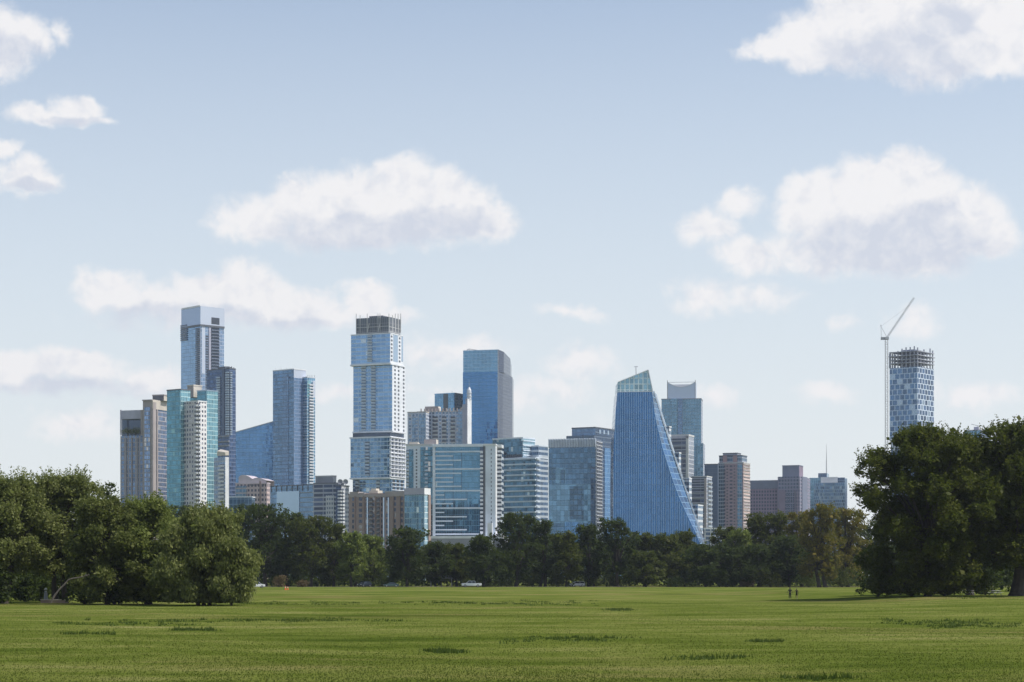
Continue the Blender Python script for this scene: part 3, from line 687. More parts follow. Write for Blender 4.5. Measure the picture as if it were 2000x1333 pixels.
# 17: office with a fin crown, 18: dark building behind it
M['t18'] = facade('dark_rear_glass', (.10, .16, .25), (.14, .18, .24), 3.9, .2, 2.2, .12, .4, .7, .12, off=35)
b = Bld('office_tower', 1760, 'dark glass building rising behind the fin topped office, left of the sail tower', 'tower', a=R(30))
k = b.block('tower_body', 1106, 1160, 1197.5, 850, None, M['t18'], M['t18'])
b.block('upper_storeys', 1117, 1163, 1195, 836, 850, M['t6b'], M['t18'], dY=3, cap=M['greydk'])
b.panel(k.R, 1180, 1197, 876, 1040, M['t5'], .5, 'glass_bay', z0=0)
b.wins(k.R, [1172, 1180, 1188], 3, 838, 849, 1, M['blueglass'], None, .7)
M['t17'] = facade('pale_panelled_glass', (.15, .26, .37), (.15, .24, .34), 3.9, .12, 3.0, .07, .22, .75, .12, .0, off=36, refl_paint=.25)
M['t17l'] = facade('lower_panelled_glass', (.24, .39, .50), (.20, .33, .44), 3.9, .08, 3.0, .06, .25, .75, .1, .0, off=37, refl_paint=.3)
b = Bld('glass_office', 1480, 'square glass office crowned by a row of upright fins with a white gridded right edge', 'office block', a=R(17))
k = b.block('office_body', 1071.5, 1163, 1174.5, 875, None, M['t17'], M['t18'], asp=.7)
b.block('crown_wall', 1072.5, 1163, 1174, 857, 875, M['t6b'], M['t18'], asp=.7, dY=1)
b.fins(k.F, 1072.5, 1163, 857, 874, 30, M['t16w'], .7, .9)
b.panel(k.F, 1072, 1154, 946, 1022, M['t17l'], .5, 'glass_bay'); M['t17d'] = facade('darker_panelled_glass', (.12, .21, .30), (.14, .22, .30), 3.9, .18, 3.0, .12, .35, .75, .12, off=61, refl_paint=.3)  # darker tone of the panelled glass for single bays
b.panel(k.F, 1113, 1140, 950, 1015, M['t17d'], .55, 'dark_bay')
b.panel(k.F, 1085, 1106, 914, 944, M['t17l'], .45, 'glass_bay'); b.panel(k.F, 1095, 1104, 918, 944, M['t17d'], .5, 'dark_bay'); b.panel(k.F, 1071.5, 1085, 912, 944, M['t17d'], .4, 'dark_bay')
b.panel(k.F, 1103, 1129, 1020, 1048, M['t5'], .8, 'entrance_bay', z0=0); b.panel(k.F, 1154, 1163, 912, 1022, M['t18'], .6, 'dark_bay', z0=0)
b.slabs(k.R, 1163.2, 1174.3, 864, 1035, 26, M['railwhite'], .45, 1.0); b.fins(k.R, 1163.6, 1174, 862, 1035, 4, M['railwhite'], .3, .8, z0=0)

# 19: the sail tower
M['sail'] = facade('sail_curtain_wall', (.07, .20, .40), (.08, .18, .34), 4.2, .06, 3.2, .10, .10, .85, .07, off=38, refl_paint=.30, tilt=.02)
M['sailfin'] = plain('sail_fin', (.26, .40, .60), .3, .5)
M['sailtop'] = facade('sail_crown_grid', (.34, .52, .58), (.62, .72, .76), 4.2, .14, 3.2, .22, .3, .6, .1, off=39)
M['sailedge'] = facade('sail_edge_glass', (.11, .25, .42), (.16, .28, .42), 4.2, .12, 3.0, .08, .45, .7, .1, off=40)
Y = 1420; b = Bld('sail_tower', Y, 'sail shaped blue glass tower sweeping down to the right with a pale slanted crown', 'tower')
b.ensure((PXX(1270, Y), Y + 22, 0))
Q = lambda px, py: (PXX(px, Y), PZZ(py, Y))
left = [(1198, 1132), (1198, 1045), (1197.5, 960), (1198.5, 870), (1202, 810), (1205.5, 766)]
right = [(1273.5, 765), (1279, 809), (1284, 833), (1294, 875), (1311, 929), (1325, 968), (1341, 1004), (1360, 1043), (1394, 1132)]
outer = [(1277, 765), (1290.5, 809), (1298, 833), (1311.5, 875), (1329.5, 929), (1343, 968), (1355.5, 1004), (1368.5, 1043), (1398, 1132)]
front = [Q(*p) for p in left] + [Q(*p) for p in right]
def uvp(pts): return [(x, z) for x, z in pts]
D = 42.0
mb = MB()
mb.face([(x, Y, z) for x, z in reversed(front)], M['sail'], uvp(list(reversed(front))))
# edge strip towards the back right: curved glass side
n = len(front)
rx = [Q(*p) for p in right]; sh = []
Qs = lambda px, py: (PXX(px, Y + 16), PZZ(py, Y + 16))
for (px, py) in outer: sh.append(Qs(px, py))
for i in range(len(rx) - 1):
    a0, a1 = rx[i], rx[i + 1]; c0, c1 = sh[i], sh[i + 1]
    mb.face([(a1[0], Y, a1[1]), (c1[0], Y + 16, c1[1]), (c0[0], Y + 16, c0[1]), (a0[0], Y, a0[1])], M['sailedge'], [(0, a1[1]), (8, c1[1]), (8, c0[1]), (0, a0[1])])
    mb.face([(c1[0], Y + 16, c1[1]), (c1[0] + 4, Y + D, c1[1]), (c0[0] + 4, Y + D, c0[1]), (c0[0], Y + 16, c0[1])], M['sailedge'], [(8, c1[1]), (34, c1[1]), (34, c0[1]), (8, c0[1])])
lx = [Q(*p) for p in left]
for i in range(len(lx) - 1):
    a0, a1 = lx[i], lx[i + 1]; mb.face([(a0[0], Y + D, a0[1]), (a0[0], Y, a0[1]), (a1[0], Y, a1[1]), (a1[0], Y + D, a1[1])], M['sail'], [(D, a0[1]), (0, a0[1]), (0, a1[1]), (D, a1[1])])
mb.face([(x, Y + D, z) for x, z in lx] + [(x + 4, Y + D, z) for x, z in sh], M['sail'])
mb.face([(lx[-1][0], Y, lx[-1][1]), (rx[0][0], Y, rx[0][1]), (sh[0][0], Y + 16, sh[0][1]), (sh[0][0] + 4, Y + D, sh[0][1]), (lx[-1][0], Y + D, lx[-1][1])], M['roof'])
mb.build('tower_body', b.root, b.loc)
mb = MB()   # crown
cr = [Q(1205.5, 766), Q(1275, 765), Q(1266, 723), Q(1206.5, 747)]
mb.face([(x, Y - .05, z) for x, z in cr], M['sailtop'], uvp(cr)); bk = [(x, Y + 30, z) for x, z in cr]
mb.face(list(reversed(bk)), M['sailtop'], uvp(list(reversed(cr))))
for i in range(4):
    j = (i + 1) % 4; A, B_ = cr[i], cr[j]
    mb.face([(B_[0], Y - .05, B_[1]), (A[0], Y - .05, A[1]), (A[0], Y + 30, A[1]), (B_[0], Y + 30, B_[1])], M['sailtop'] if i in (1, 3) else M['roof'], [(0, B_[1]), (0, A[1]), (30, A[1]), (30, B_[1])])
mb.build('crown', b.root, b.loc)
mb = MB(); mb.bar((cr[3][0], Y - .3, cr[3][1]), (cr[2][0], Y - .3, cr[2][1]), .35, M['railwhite']); mb.bar((cr[2][0], Y - .3, cr[2][1]), (cr[1][0], Y - .3, cr[1][1]), .35, M['railwhite'])
mb.bar((cr[0][0], Y - .3, cr[0][1]), (cr[1][0], Y - .3, cr[1][1]), .3, M['railwhite']); mb.build('crown_rim', b.root, b.loc)
mb = MB()
for i in range(len(sh) - 1): mb.bar((sh[i][0], Y + 15, sh[i][1]), (sh[i+1][0], Y + 15, sh[i+1][1]), .55, M['jw'])
mb.build('sail_edge_trim', b.root, b.loc)
mb = MB()   # upright fins over the glass face, clipped to the sail outline
def xat(pl, z):
    for i in range(len(pl) - 1):
        (x0, z0), (x1, z1_) = pl[i], pl[i + 1]
        if min(z0, z1_) <= z <= max(z0, z1_): return x0 + (x1 - x0) * (z - z0) / (z1_ - z0)
    return None
ztop = Q(0, 766)[1]; x = Q(1198, 0)[0]
while x < Q(1362, 0)[0]:
    zt = ztop
    while zt > 0 and not (xat(lx, min(zt, ztop - .01)) <= x <= xat(rx, min(zt, ztop - 1.5)) - .8): zt -= 1.0
    if zt > 8: mb.box(x - .16, x + .16, Y - .45, Y + .1, 0, zt, M['sailfin'])
    x += 1.62
mb.build('fin_row', b.root, b.loc)
mb = MB(); X = PXX(1243, Y); z = PZZ(732, Y); mb.bar((X + .3, Y + 6, z - 6), (X, Y + 6, PZZ(716, Y)), .35, M['steel']); mb.bar((X - 1.4, Y + 6, PZZ(715, Y)), (X + 1.4, Y + 6, PZZ(715, Y)), .3, M['steel']); mb.build('roof_crane', b.root, b.loc)
# stepped terraces behind the sail
M['terr'] = facade('terrace_glass', (.22, .33, .42), (.62, .64, .68), 4.2, .40, 3.0, .06, .3, .6, .15, off=41)
for (xl, xc, xr, yt, dy) in ((1298, 1307, 1311, 835, 50), (1312, 1326, 1330, 886, 48), (1326, 1346, 1351, 936, 46), (1342, 1363, 1373, 988, 44)):
    b.Y = Y; b.a = R(22); kk = b.block('terrace_block', xl, xc, xr, yt, None, M['terr'], M['terr'], dY=dy, asp=.5, cap=M['white'])

# 20: pale tower with scooped crown
M['t20'] = facade('soft_teal_curtain_wall', (.22, .37, .47), (.22, .34, .44), 3.5, .20, 2.6, .22, .18, .7, .14, off=42, refl_paint=.25)
M['t20c'] = plain('scooped_crown_glass', (.44, .52, .64), .3, .4, .05, .02)
M['t20r'] = facade('dark_side_wall', (.14, .20, .30), (.36, .40, .48), 3.5, .35, 2.0, .3, .3, .6, .2, off=43)
b = Bld('condominium_tower', 1980, 'pale blue tower with a scooped concave crown right of the sail tower', 'tower', a=R(9))
k = b.block('tower_body', 1292, 1369.5, 1372.5, 780, None, M['t20'], M['t20r'], asp=.6, cap=M['grey'])
b.panel(k.F, 1311, 1323, 779, 1000, M['t20'], 1.2, 'projecting_bay', z0=0); b.panel(k.F, 1324, 1333, 779, 1000, M['t6b'], .3, 'window_strip', z0=0)
k2 = b.block('lower_wing', 1362, 1373.5, 1377, 866, None, M['t20'], M['t20r'], dY=-6, asp=.9)
f_ = k.F; t0, t1 = f_.t(1303), f_.t(1357.5); z0 = k.z1; zt = PZZ(747.5, 1990); mb = MB(); N = 16
arc = [(t0 + (t1 - t0) * i / N, zt - (PZZ(747.5, 1990) - PZZ(757, 1990)) * math.sin(math.pi * i / N)) for i in range(N + 1)]
A = [(*f_.p(t, -4), z) for t, z in arc]; Bk = [(*f_.p(t, -24), z) for t, z in arc]
mb.face([(*f_.p(t0, -4), z0), (*f_.p(t1, -4), z0)] + list(reversed(A)), M['t20c']); mb.face([(*f_.p(t1, -24), z0), (*f_.p(t0, -24), z0)] + Bk, M['t20c'])
for i in range(N): mb.face([A[i], A[i+1], Bk[i+1], Bk[i]], M['roof'])
mb.face([(*f_.p(t1, -4), z0), (*f_.p(t1, -24), z0), (*f_.p(t1, -24), zt), (*f_.p(t1, -4), zt)], M['t20c']); mb.face([(*f_.p(t0, -24), z0), (*f_.p(t0, -4), z0), (*f_.p(t0, -4), zt), (*f_.p(t0, -24), zt)], M['t20c'])
mb.build('crown', b.root, b.loc)
mb = MB(); p0, p1 = f_.p(t0, -23), f_.p(t1, -23); mb.face([(*p0, z0), (*p1, z0), (*p1, zt - .4), (*p0, zt - .4)], M['white']); p0, p1 = f_.p(t0, -23.4), f_.p(t1, -23.4); mb.face([(*p1, z0), (*p0, z0), (*p0, zt - .4), (*p1, zt - .4)], M['white']); mb.build('crown_screen', b.root, b.loc)
mb = MB(); mb.bar((*f_.p(t0, -4), zt), (*f_.p(t1, -4), zt), .3, M['railwhite']); mb.bar((*f_.p(t0, -3.8), z0), (*f_.p(t0, -3.8), zt + 2), .35, M['greydk']); mb.bar((*f_.p(t1, -3.8), z0), (*f_.p(t1, -3.8), zt + 2), .35, M['greydk'])
for i in range(N): mb.bar((A[i][0], A[i][1] - .2, A[i][2]), (A[i+1][0], A[i+1][1] - .2, A[i+1][2]), .3, M['railwhite'])
mb.build('crown_frame', b.root, b.loc)

# 21, 22: banded dark slabs
M['t21'] = facade('dark_striped_wall', (.07, .09, .14), (.36, .38, .42), 3.9, .24, 8.0, .03, .35, .6, .15, off=44)
M['t21r'] = facade('pale_finned_wall', (.28, .34, .42), (.50, .52, .58), 3.9, .2, 2.2, .35, .2, .5, .2, off=45)
b = Bld('office_building', 1700, 'dark striped office in a pale stone frame directly behind the sail tower', 'office block', a=R(20))
k = b.block('office_body', 1296, 1345, 1355.5, 852, None, M['t21'], M['t21r'], asp=.7, cap=M['offwhite'], rim=1.5)
b.panel(k.F, 1340, 1345, 852, 1000, M['offwhite'], .6, 'stone_frame', z0=0); b.panel(k.F, 1300, 1345, 852, 857, M['lav'], .6, 'stone_frame')
b.slabs(k.F, 1300, 1339.5, 862, 928, 7, M['grey'], .8, .6)
b = Bld('office_building', 1560, 'lower dark striped office with pale corner pier in front of the scooped tower', 'office block', a=R(22))
k = b.block('office_body', 1349, 1380, 1390.5, 932, None, M['t21'], M['t21r'], asp=.8, cap=M['offwhite'])
b.panel(k.F, 1375.5, 1379.5, 934, 1040, M['beige'], .6, 'corner_pier', z0=0); b.slabs(k.F, 1349, 1375, 940, 1025, 9, M['lav'], .8, .6)
b.balc(k.R, 1382, 1389.5, 936, 1030, 11, M['offwhite'], M['railglass'], M['dark'], .9)
M['t22b'] = facade('low_grey_hall', (.15, .2, .28), (.5, .5, .52), 3, .3, 4, .2, .2, .5, .2, off=46)
b = Bld('low_building', 1400, 'low flat building with a pale roof at the foot of the pink tower', 'building', a=R(4))
b.block('hall', 1376, 1424, 1424, 1034, None, M['t22b'], asp=.5, cap=M['white'])
# 23 plain dark slab
M['t23'] = facade('plain_slate_wall', (.13, .17, .25), (.12, .16, .24), 4, .15, 4, .05, .06, .3, .4, off=47, refl_paint=.05)
b = Bld('office_building', 1900, 'plain slate blue windowless slab immediately left of the pink tower', 'office block', a=R(16))
b.block('slab_body', 1376, 1402, 1408, 908, None, M['t23'], M['t23'], asp=.8, cap=M['greydk'])
# 24 pink and teal apartment tower
M['t24'] = facade('pink_bay_wall', (.14, .13, .18), (.37, .27, .31), 3.2, .50, 6.5, .60, .2, .4, .2, off=48)
M['t24g'] = facade('blue_bay_glass', (.12, .24, .33), (.34, .36, .42), 3.2, .26, 2.0, .15, .3, .7, .12, off=49)
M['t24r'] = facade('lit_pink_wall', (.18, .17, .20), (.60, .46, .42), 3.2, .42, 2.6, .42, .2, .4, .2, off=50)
b = Bld('apartment_tower', 1750, 'pink tower with blue glass bays and flat overhanging roof plates', 'tower', a=R(24))
k = b.block('tower_body', 1403, 1452, 1465, 905, None, M['t24'], M['t24r'], asp=.8, cap=M['offwhite'])
b.panel(k.F, 1403.5, 1415, 906, 1060, M['t24g'], .6, 'glass_bay', z0=0); b.panel(k.F, 1440.5, 1450, 906, 1060, M['t24g'], .6, 'glass_bay', z0=0)
k2 = b.block('upper_storeys', 1404.5, 1449, 1459, 891, 905, M['t24g'], M['t24g'], dY=3, asp=.8, cap=M['greydk'])
b.panel(k2.F, 1412, 1420, 890, 904, M['pink'], .5, 'pink_bay'); b.panel(k2.F, 1432, 1440, 890, 904, M['pink'], .5, 'pink_bay')
b.block('top_storey', 1412, 1440, 1447, 886.5, 891, M['t24g'], M['t24g'], dY=8, asp=.8, cap=M['greydk'])
b.wins(k.F, [1420.5, 1434.5], 3.4, 908, 1028, 20, M['dark'], None, .4); b.slabs(k.R, 1452.3, 1464.8, 908, 1028, 21, M['offwhite'], .35, .5)
# 25 mauve hotel
M['t25'] = facade('mauve_punched_wall', (.10, .10, .15), (.27, .20, .27), 3.5, .42, 2.8, .42, .25, .3, .3, off=51)
M['mauve'] = plain('mauve_stone', (.24, .19, .26), .8)
M['t25t'] = facade('mauve_tower_wall', (.14, .18, .26), (.25, .23, .31), 3.5, .38, 3.0, .3, .2, .5, .25, off=52)
M['slatewall'] = plain('slate_blue_panel', (.17, .19, .27), .6)
b = Bld('hotel_building', 2000, 'wide mauve stone hotel with a raised square centre tower near the right tree', 'building', a=R(21))
k = b.block('long_wing', 1464, 1521, 1528, 939, None, M['t25'], M['t25'], asp=.4)
b.panel(k.F, 1464, 1521, 938.5, 955, M['slatewall'], .4, 'attic_band')
k2 = b.block('centre_wing', 1519, 1562, 1582.5, 931, None, M['t25t'], M['t25t'], dY=-14, asp=.9)
b.panel(k2.F, 1521, 1534, 958, 1060, M['mauve'], .5, 'stone_bay', z0=0)
for x in (1552, 1557): b.panel(k2.F, x, x + 1.2, 958, 1060, M['mauve'], .9, 'pier', z0=0)
b.block('roof_tower', 1528, 1561, 1568.5, 910.5, 932, M['slatewall'], M['mauve'], dY=-2, asp=.7, cap=M['slatewall'])
b.panel(k2.R, 1566, 1576, 932, 1060, M['slatewall'], .6, 'pier', z0=0)
b.wins(k2.F, [1537.5 + 4.2 * i for i in range(4)], 2.6, 962, 1005, 10, M['darkglass'], None, .5)
# 26 blue office with spire
M['t26'] = facade('blue_speckled_wall', (.20, .32, .46), (.22, .31, .42), 3.8, .22, 2.2, .25, .35, .6, .15, .15, (.32, .42, .5), off=53, stag=.5)
M['t26c'] = facade('soft_teal_drum', (.26, .42, .52), (.24, .38, .48), 3.8, .2, 2.4, .14, .15, .7, .15, off=54)
b = Bld('office_building', 2250, 'blue glass office with a white roof box and a thin spire near the right tree', 'office block', a=R(15))
k = b.block('office_body', 1590, 1650, 1655.5, 943, None, M['t26'], M['blueglass'], asp=.5)
k2 = b.block('left_wing', 1580.5, 1612, 1622, 933.5, None, M['t26c'], M['t26c'], dY=18, asp=.6)
b.block('right_wing', 1636, 1650, 1655, 933, 943, M['t18'], M['blueglass'], dY=8, asp=.6)
b.block('roof_box', 1603, 1637, 1640, 932, 943, M['white'], M['white'], dY=10, asp=.3)
b.block('plant_room', 1598, 1615, 1619, 924.5, 934, M['t18'], M['t26c'], dY=24, asp=.8)
b.panel(k.F, 1650, 1654.5, 935, 1060, M['blueglass'], .6, 'pale_edge', z0=0)
mb = MB(); X = PXX(1614.3, 2280); mb.bar((X, 2280, PZZ(926, 2280)), (X, 2280, PZZ(900, 2280)), .8, M['offwhite'], 6, .6); mb.bar((X, 2280, PZZ(900, 2280)), (X, 2280, PZZ(868, 2280)), .5, M['offwhite'], 6, .15); mb.build('spire', b.root, b.loc)

# 27: tower under construction with staggered white window frames
M['t27'] = facade('staggered_window_wall', (.12, .22, .36), (.56, .66, .80), 5.0, .12, 5.2, .15, .35, .6, .12, .12, (.28, .38, .5), off=55, tilt=.03, stag=.5)
M['t27r'] = facade('staggered_window_side', (.11, .18, .30), (.62, .70, .80), 5.0, .13, 6.0, .17, .35, .6, .12, .10, (.28, .36, .46), off=56, tilt=.03, stag=.5)
M['conc'] = plain('raw_concrete', (.34, .35, .41), .85)
M['concdk'] = plain('blue_formwork', (.17, .20, .27), .85)
b = Bld('construction_tower', 1900, 'unfinished tower with staggered white window frames and bare concrete columns on top', 'tower', a=R(38))
k = b.block('tower_body', 1737.5, 1792, 1824, 716, 857, M['t27'], M['t27r'], asp=.95)
b.block('belt', 1737, 1792, 1824.5, 855, 859, M['jw'], M['jw'], asp=.95, dY=-1)
k4 = b.block('base_storeys', 1740, 1792, 1822, 859, None, M['t18'], M['t18'], asp=.95, dY=2)
for i in range(5):
    x0 = 1741 + i * 10.4; p0, p1, p2 = (k.F.p(k.F.t(x), .4) for x in (x0, x0 + 5.2, x0 + 10.4)); zb_, zt_ = PZZ(880, 1900), PZZ(858, 1900)
    mb = MB(); mb.bar((*p0, zt_), (*p1, zb_), .6, M['jw']); mb.bar((*p2, zt_), (*p1, zb_), .6, M['jw']); mb.build('v_brace', b.root, b.loc)
fl = [(706, 0.0), (699.5, 0), (692, .3), (684, 0)]
prev = k.z1
for i, (yy, _) in enumerate(fl):
    z = PZZ(yy + 2, 1900); c = k.poly; cx, cy = (c[0][0] + c[2][0]) / 2, (c[0][1] + c[2][1]) / 2; sc_ = .03 if i != 2 else .06
    mb = MB(); mb.prism([(p[0] + (p[0] - cx) * sc_, p[1] + (p[1] - cy) * sc_) for p in c], z, z + .7, [M['conc']] * 4, M['conc']); mb.build('floor_slab', b.root, b.loc)
zc0 = k.z1; zc1 = PZZ(684, 1900)
c = k.poly; cx, cy = (c[0][0] + c[2][0]) / 2, (c[0][1] + c[2][1]) / 2
mb = MB(); mb.prism([(cx + (p[0] - cx) * .48, cy + (p[1] - cy) * .48) for p in c], zc0 - .5, zc1 + 2, [M['concdk']] * 4, M['concdk']); mb.build('lift_core', b.root, b.loc)
tops = {}
rr = random.Random(9); mbc = MB(); mbc.box(-.55, .55, -.55, .55, 0, 1, M['conc']); first = None
for f_, xs in ((k.F, (1738.5, 1746, 1753, 1761, 1769, 1777, 1785, 1791.5)), (k.R, (1800, 1806, 1812, 1818, 1823))):
    for j, x in enumerate(xs):
        p = f_.p(f_.t(x), -.8); ytop = 676 + rr.choice((0, 1, 3, 4, 8)) + (4 if f_ is k.F and j < 3 else 0)
        if first is None: first = o = mbc.build('concrete_column', b.root, (0, 0, 0), b.at(p[0], p[1], zc0))
        else: o = first.copy(); COL.objects.link(o); o.location = b.at(p[0], p[1], zc0)
        o.scale = (1, 1, PZZ(ytop, 1900) - zc0)
for i in range(7):
    q = k.poly[3]; l_ = k.poly[0]; t = i / 6; p = (l_[0] + (q[0] - l_[0]) * t, l_[1] + (q[1] - l_[1]) * t)
    o = first.copy(); COL.objects.link(o); o.location = b.at(p[0], p[1], zc0); o.scale = (1, 1, PZZ(682 + rr.choice((0, 3, 5)), 1900) - zc0)
# its tower crane
b = empty('tower_crane', (PXX(1731.5, 1880), 1880, 0), 0, 'luffing tower crane with raised jib beside the unfinished tower', 'crane')
X0, Y0 = PXX(1731.5, 1880), 1880
def lattice(mb, a, c, wd, n, m, r=.16):
    a, c = Vector(a), Vector(c); d = (c - a).normalized(); s_ = d.cross(Vector((0, 1, 0))).normalized() * wd / 2; t_ = Vector((0, 1, 0)) * wd / 2
    L = (c - a).length; cs = [s_ + t_, s_ - t_, -s_ - t_, -s_ + t_]
    for q in cs: mb.bar(a + q, c + q, r, m)
    for i in range(n):
        p0, p1 = a + d * L * i / n, a + d * L * (i + 1) / n
        for j in range(4):
            q0, q1 = cs[j], cs[(j + 1) % 4]
            mb.bar(p0 + q0, p1 + q1, r * .6, m, 3)
            mb.bar(p1 + q0, p1 + q1, r * .6, m, 3)
zm = PZZ(664, Y0); cw = plain('crane_white', (.52, .52, .54), .5)
mb = MB(); lattice(mb, (X0, Y0, 0), (X0, Y0, zm), 2.4, 50, cw, .2); mb.build('mast', b, (X0, Y0, 0))
mb = MB(); lattice(mb, (PXX(1733, Y0), Y0, zm + 2.5), (PXX(1785, Y0), Y0, PZZ(582.5, Y0)), 1.3, 26, cw, .15); mb.build('jib', b, (X0, Y0, 0))
mb = MB(); mb.box(X0 - 5.2, X0 - 1.5, Y0 - 1.1, Y0 + 1.1, zm + .4, zm + 2.4, M['grey']); mb.build('counterweight', b, (X0, Y0, 0))
mb = MB(); mb.box(X0 - 5.4, X0 + 1.8, Y0 - 1.2, Y0 + 1.2, zm, zm + .4, M['greydk']); mb.box(X0 - 1.4, X0 + 2.0, Y0 - 1.3, Y0 + .8, zm + .4, zm + 2.6, M['steel']); mb.build('slewing_deck', b, (X0, Y0, 0))
mb = MB(); at_ = (PXX(1720.5, Y0), Y0, PZZ(638, Y0)); mb.bar((X0 - 4.8, Y0, zm + 1), at_, .22, cw); mb.bar((X0 + .6, Y0, zm + 2), at_, .22, cw); mb.bar((at_[0], at_[1], at_[2]), (at_[0], at_[1], at_[2] + 1.5), .3, M['greydk']); mb.build('a_frame', b, (X0, Y0, 0))
mb = MB(); mb.bar(at_, (PXX(1776, Y0), Y0, PZZ(597, Y0)), .06, M['greydk'], 3); mb.build('luffing_cable', b, (X0, Y0, 0))
# 28
M['t28'] = facade('far_right_glass', (.22, .40, .50), (.26, .40, .48), 3.6, .14, 2.4, .1, .25, .7, .12, off=57)
b = Bld('glass_office', 2100, 'small teal glass block showing just above the big right tree', 'office block', a=R(32))
k = b.block('tower_body', 1884, 1915, 1935, 841, None, M['t28'], M['t18'], asp=.7, cap=M['lav'])
b.block('plant_room', 1902, 1912, 1918, 834, 841, M['lav'], M['white'], dY=10, asp=.7)
mb = MB(); Y2 = 2105; mb.bar((PXX(1897, Y2), Y2, PZZ(829, Y2)), (PXX(1912, Y2), Y2, PZZ(832.5, Y2)), .3, M['grey']); mb.bar((PXX(1909, Y2), Y2, PZZ(833, Y2)), (PXX(1909, Y2), Y2, PZZ(838, Y2)), .4, M['grey']); mb.build('roof_crane', b.root, b.loc)
# ------------------------------------------------------------------ terrain
def sstep(a, b, x):
    t = np.clip((x - a) / (b - a), 0, 1); return t * t * (3 - 2 * t)
def gz(x, y):
    x = np.asarray(x, float); y = np.asarray(y, float)
    z = 0.55 * sstep(44, 62, x) * sstep(170, 290, y) * (1 - sstep(430, 560, y))
    z = z + 0.07 * np.sin(x * .09 + 1) * np.sin(y * .05) + .05 * np.sin(x * .23 + y * .11)
    z = z * (1 - sstep(520, 580, y))
    return z
def grid_mesh(name, xs, ys, mat, zf, parent=None):
    X, Y = np.meshgrid(xs, ys); Z = zf(X, Y)
    v = np.stack([X.ravel(), Y.ravel(), Z.ravel()], 1); nx, ny = len(xs), len(ys)
    i = np.arange(nx - 1)[None, :] + nx * np.arange(ny - 1)[:, None]; i = i.ravel()
    f = np.stack([i, i + 1, i + 1 + nx, i + nx], 1)
    me = np_mesh(name, v, f, mat); me.polygons.foreach_set('use_smooth', np.ones(len(f), bool)); return link(name, me, parent)
def np_mesh(name, v, f, mat):
    me = bpy.data.meshes.new(name); k = f.shape[1]
    me.vertices.add(len(v)); me.vertices.foreach_set('co', np.ascontiguousarray(v, dtype=np.float32).ravel())
    me.loops.add(f.size); me.loops.foreach_set('vertex_index', np.ascontiguousarray(f, dtype=np.int32).ravel())
    me.polygons.add(len(f)); me.polygons.foreach_set('loop_start', np.arange(0, f.size, k, dtype=np.int32))
    me.update(calc_edges=True); me.materials.append(mat); return me

# grass colour: broad green / yellow / dry patches, drawn out sideways by mowing
m, t, bb = new_mat('meadow_grass'); M['grass'] = m
g = t.n.new('ShaderNodeNewGeometry').outputs['Position']
p1 = t.v('MULTIPLY', g, (.6, 1, 1))
n1 = t.noise(p1, .045, 5, .6); n2 = t.noise(t.v('MULTIPLY', g, (.5, 1, 1)), .16, 5, .65); n3 = t.noise(g, 1.1, 6, .75); n4 = t.noise(p1, .02, 3, .5)
n5 = t.noise(g, 9, 4, .7)
mixv = t.m('ADD', t.m('MULTIPLY', n1, .38), t.m('ADD', t.m('MULTIPLY', n2, .40), t.m('MULTIPLY', n3, .22)))
gc = t.ramp(mixv, [(.37, (.046, .072, .010)), (.46, (.094, .124, .019)), (.54, (.150, .172, .038)), (.63, (.235, .225, .085))])
dry = t.m('MULTIPLY', t.rng(n4, .52, .66, 0, 1, True), t.rng(n2, .4, .62, 0, 1, True))
gc = t.mix(t.m('MULTIPLY', dry, .55), gc, (.22, .155, .08))
gc = t.mix(1.0, gc, t.comb(*[t.rng(n5, .25, .75, .78, 1.2)] * 3), 'MULTIPLY')
t.put(bb.inputs['Base Color'], gc); bb.inputs['Roughness'].default_value = .9; bb.inputs['Specular IOR Level'].default_value = 0.0
bu = t.n.new('ShaderNodeBump'); bu.inputs['Strength'].default_value = .9; bu.inputs['Distance'].default_value = .22
t.put(bu.inputs['Height'], t.m('ADD', n3, t.m('MULTIPLY', n5, .5))); t.lk(bu.outputs[0], bb.inputs['Normal'])

ys = np.concatenate([np.arange(-200, 40, 20), np.arange(40, 660, 2.5), np.array([660, 700, 800, 1000, 1500, 2200, 2900])])
xs = np.concatenate([np.array([-2500, -1500, -700, -400]), np.arange(-260, 261, 4.0), np.array([400, 700, 1500, 2500])])
o = grid_mesh('ground', xs, ys, M['grass'], gz); tag(o, 'green meadow with dry patches stretching to the tree line', 'ground', kind='structure')
M['asphalt'] = plain('asphalt_grey', (.11, .11, .11), .9); M['dirt'] = plain('pale_dirt', (.30, .24, .18), .95)
mb = MB(); mb.box(-300, 260, 604, 612, -.1, .02, M['asphalt']); o = mb.build('road'); tag(o, 'park road at the far edge of the meadow', 'road', kind='structure')
mb = MB(); mb.box(-300, 260, 603.4, 604, -.1, .14, M['dirt']); o = mb.build('kerb'); tag(o, 'pale kerb along the park road', 'kerb', kind='structure')

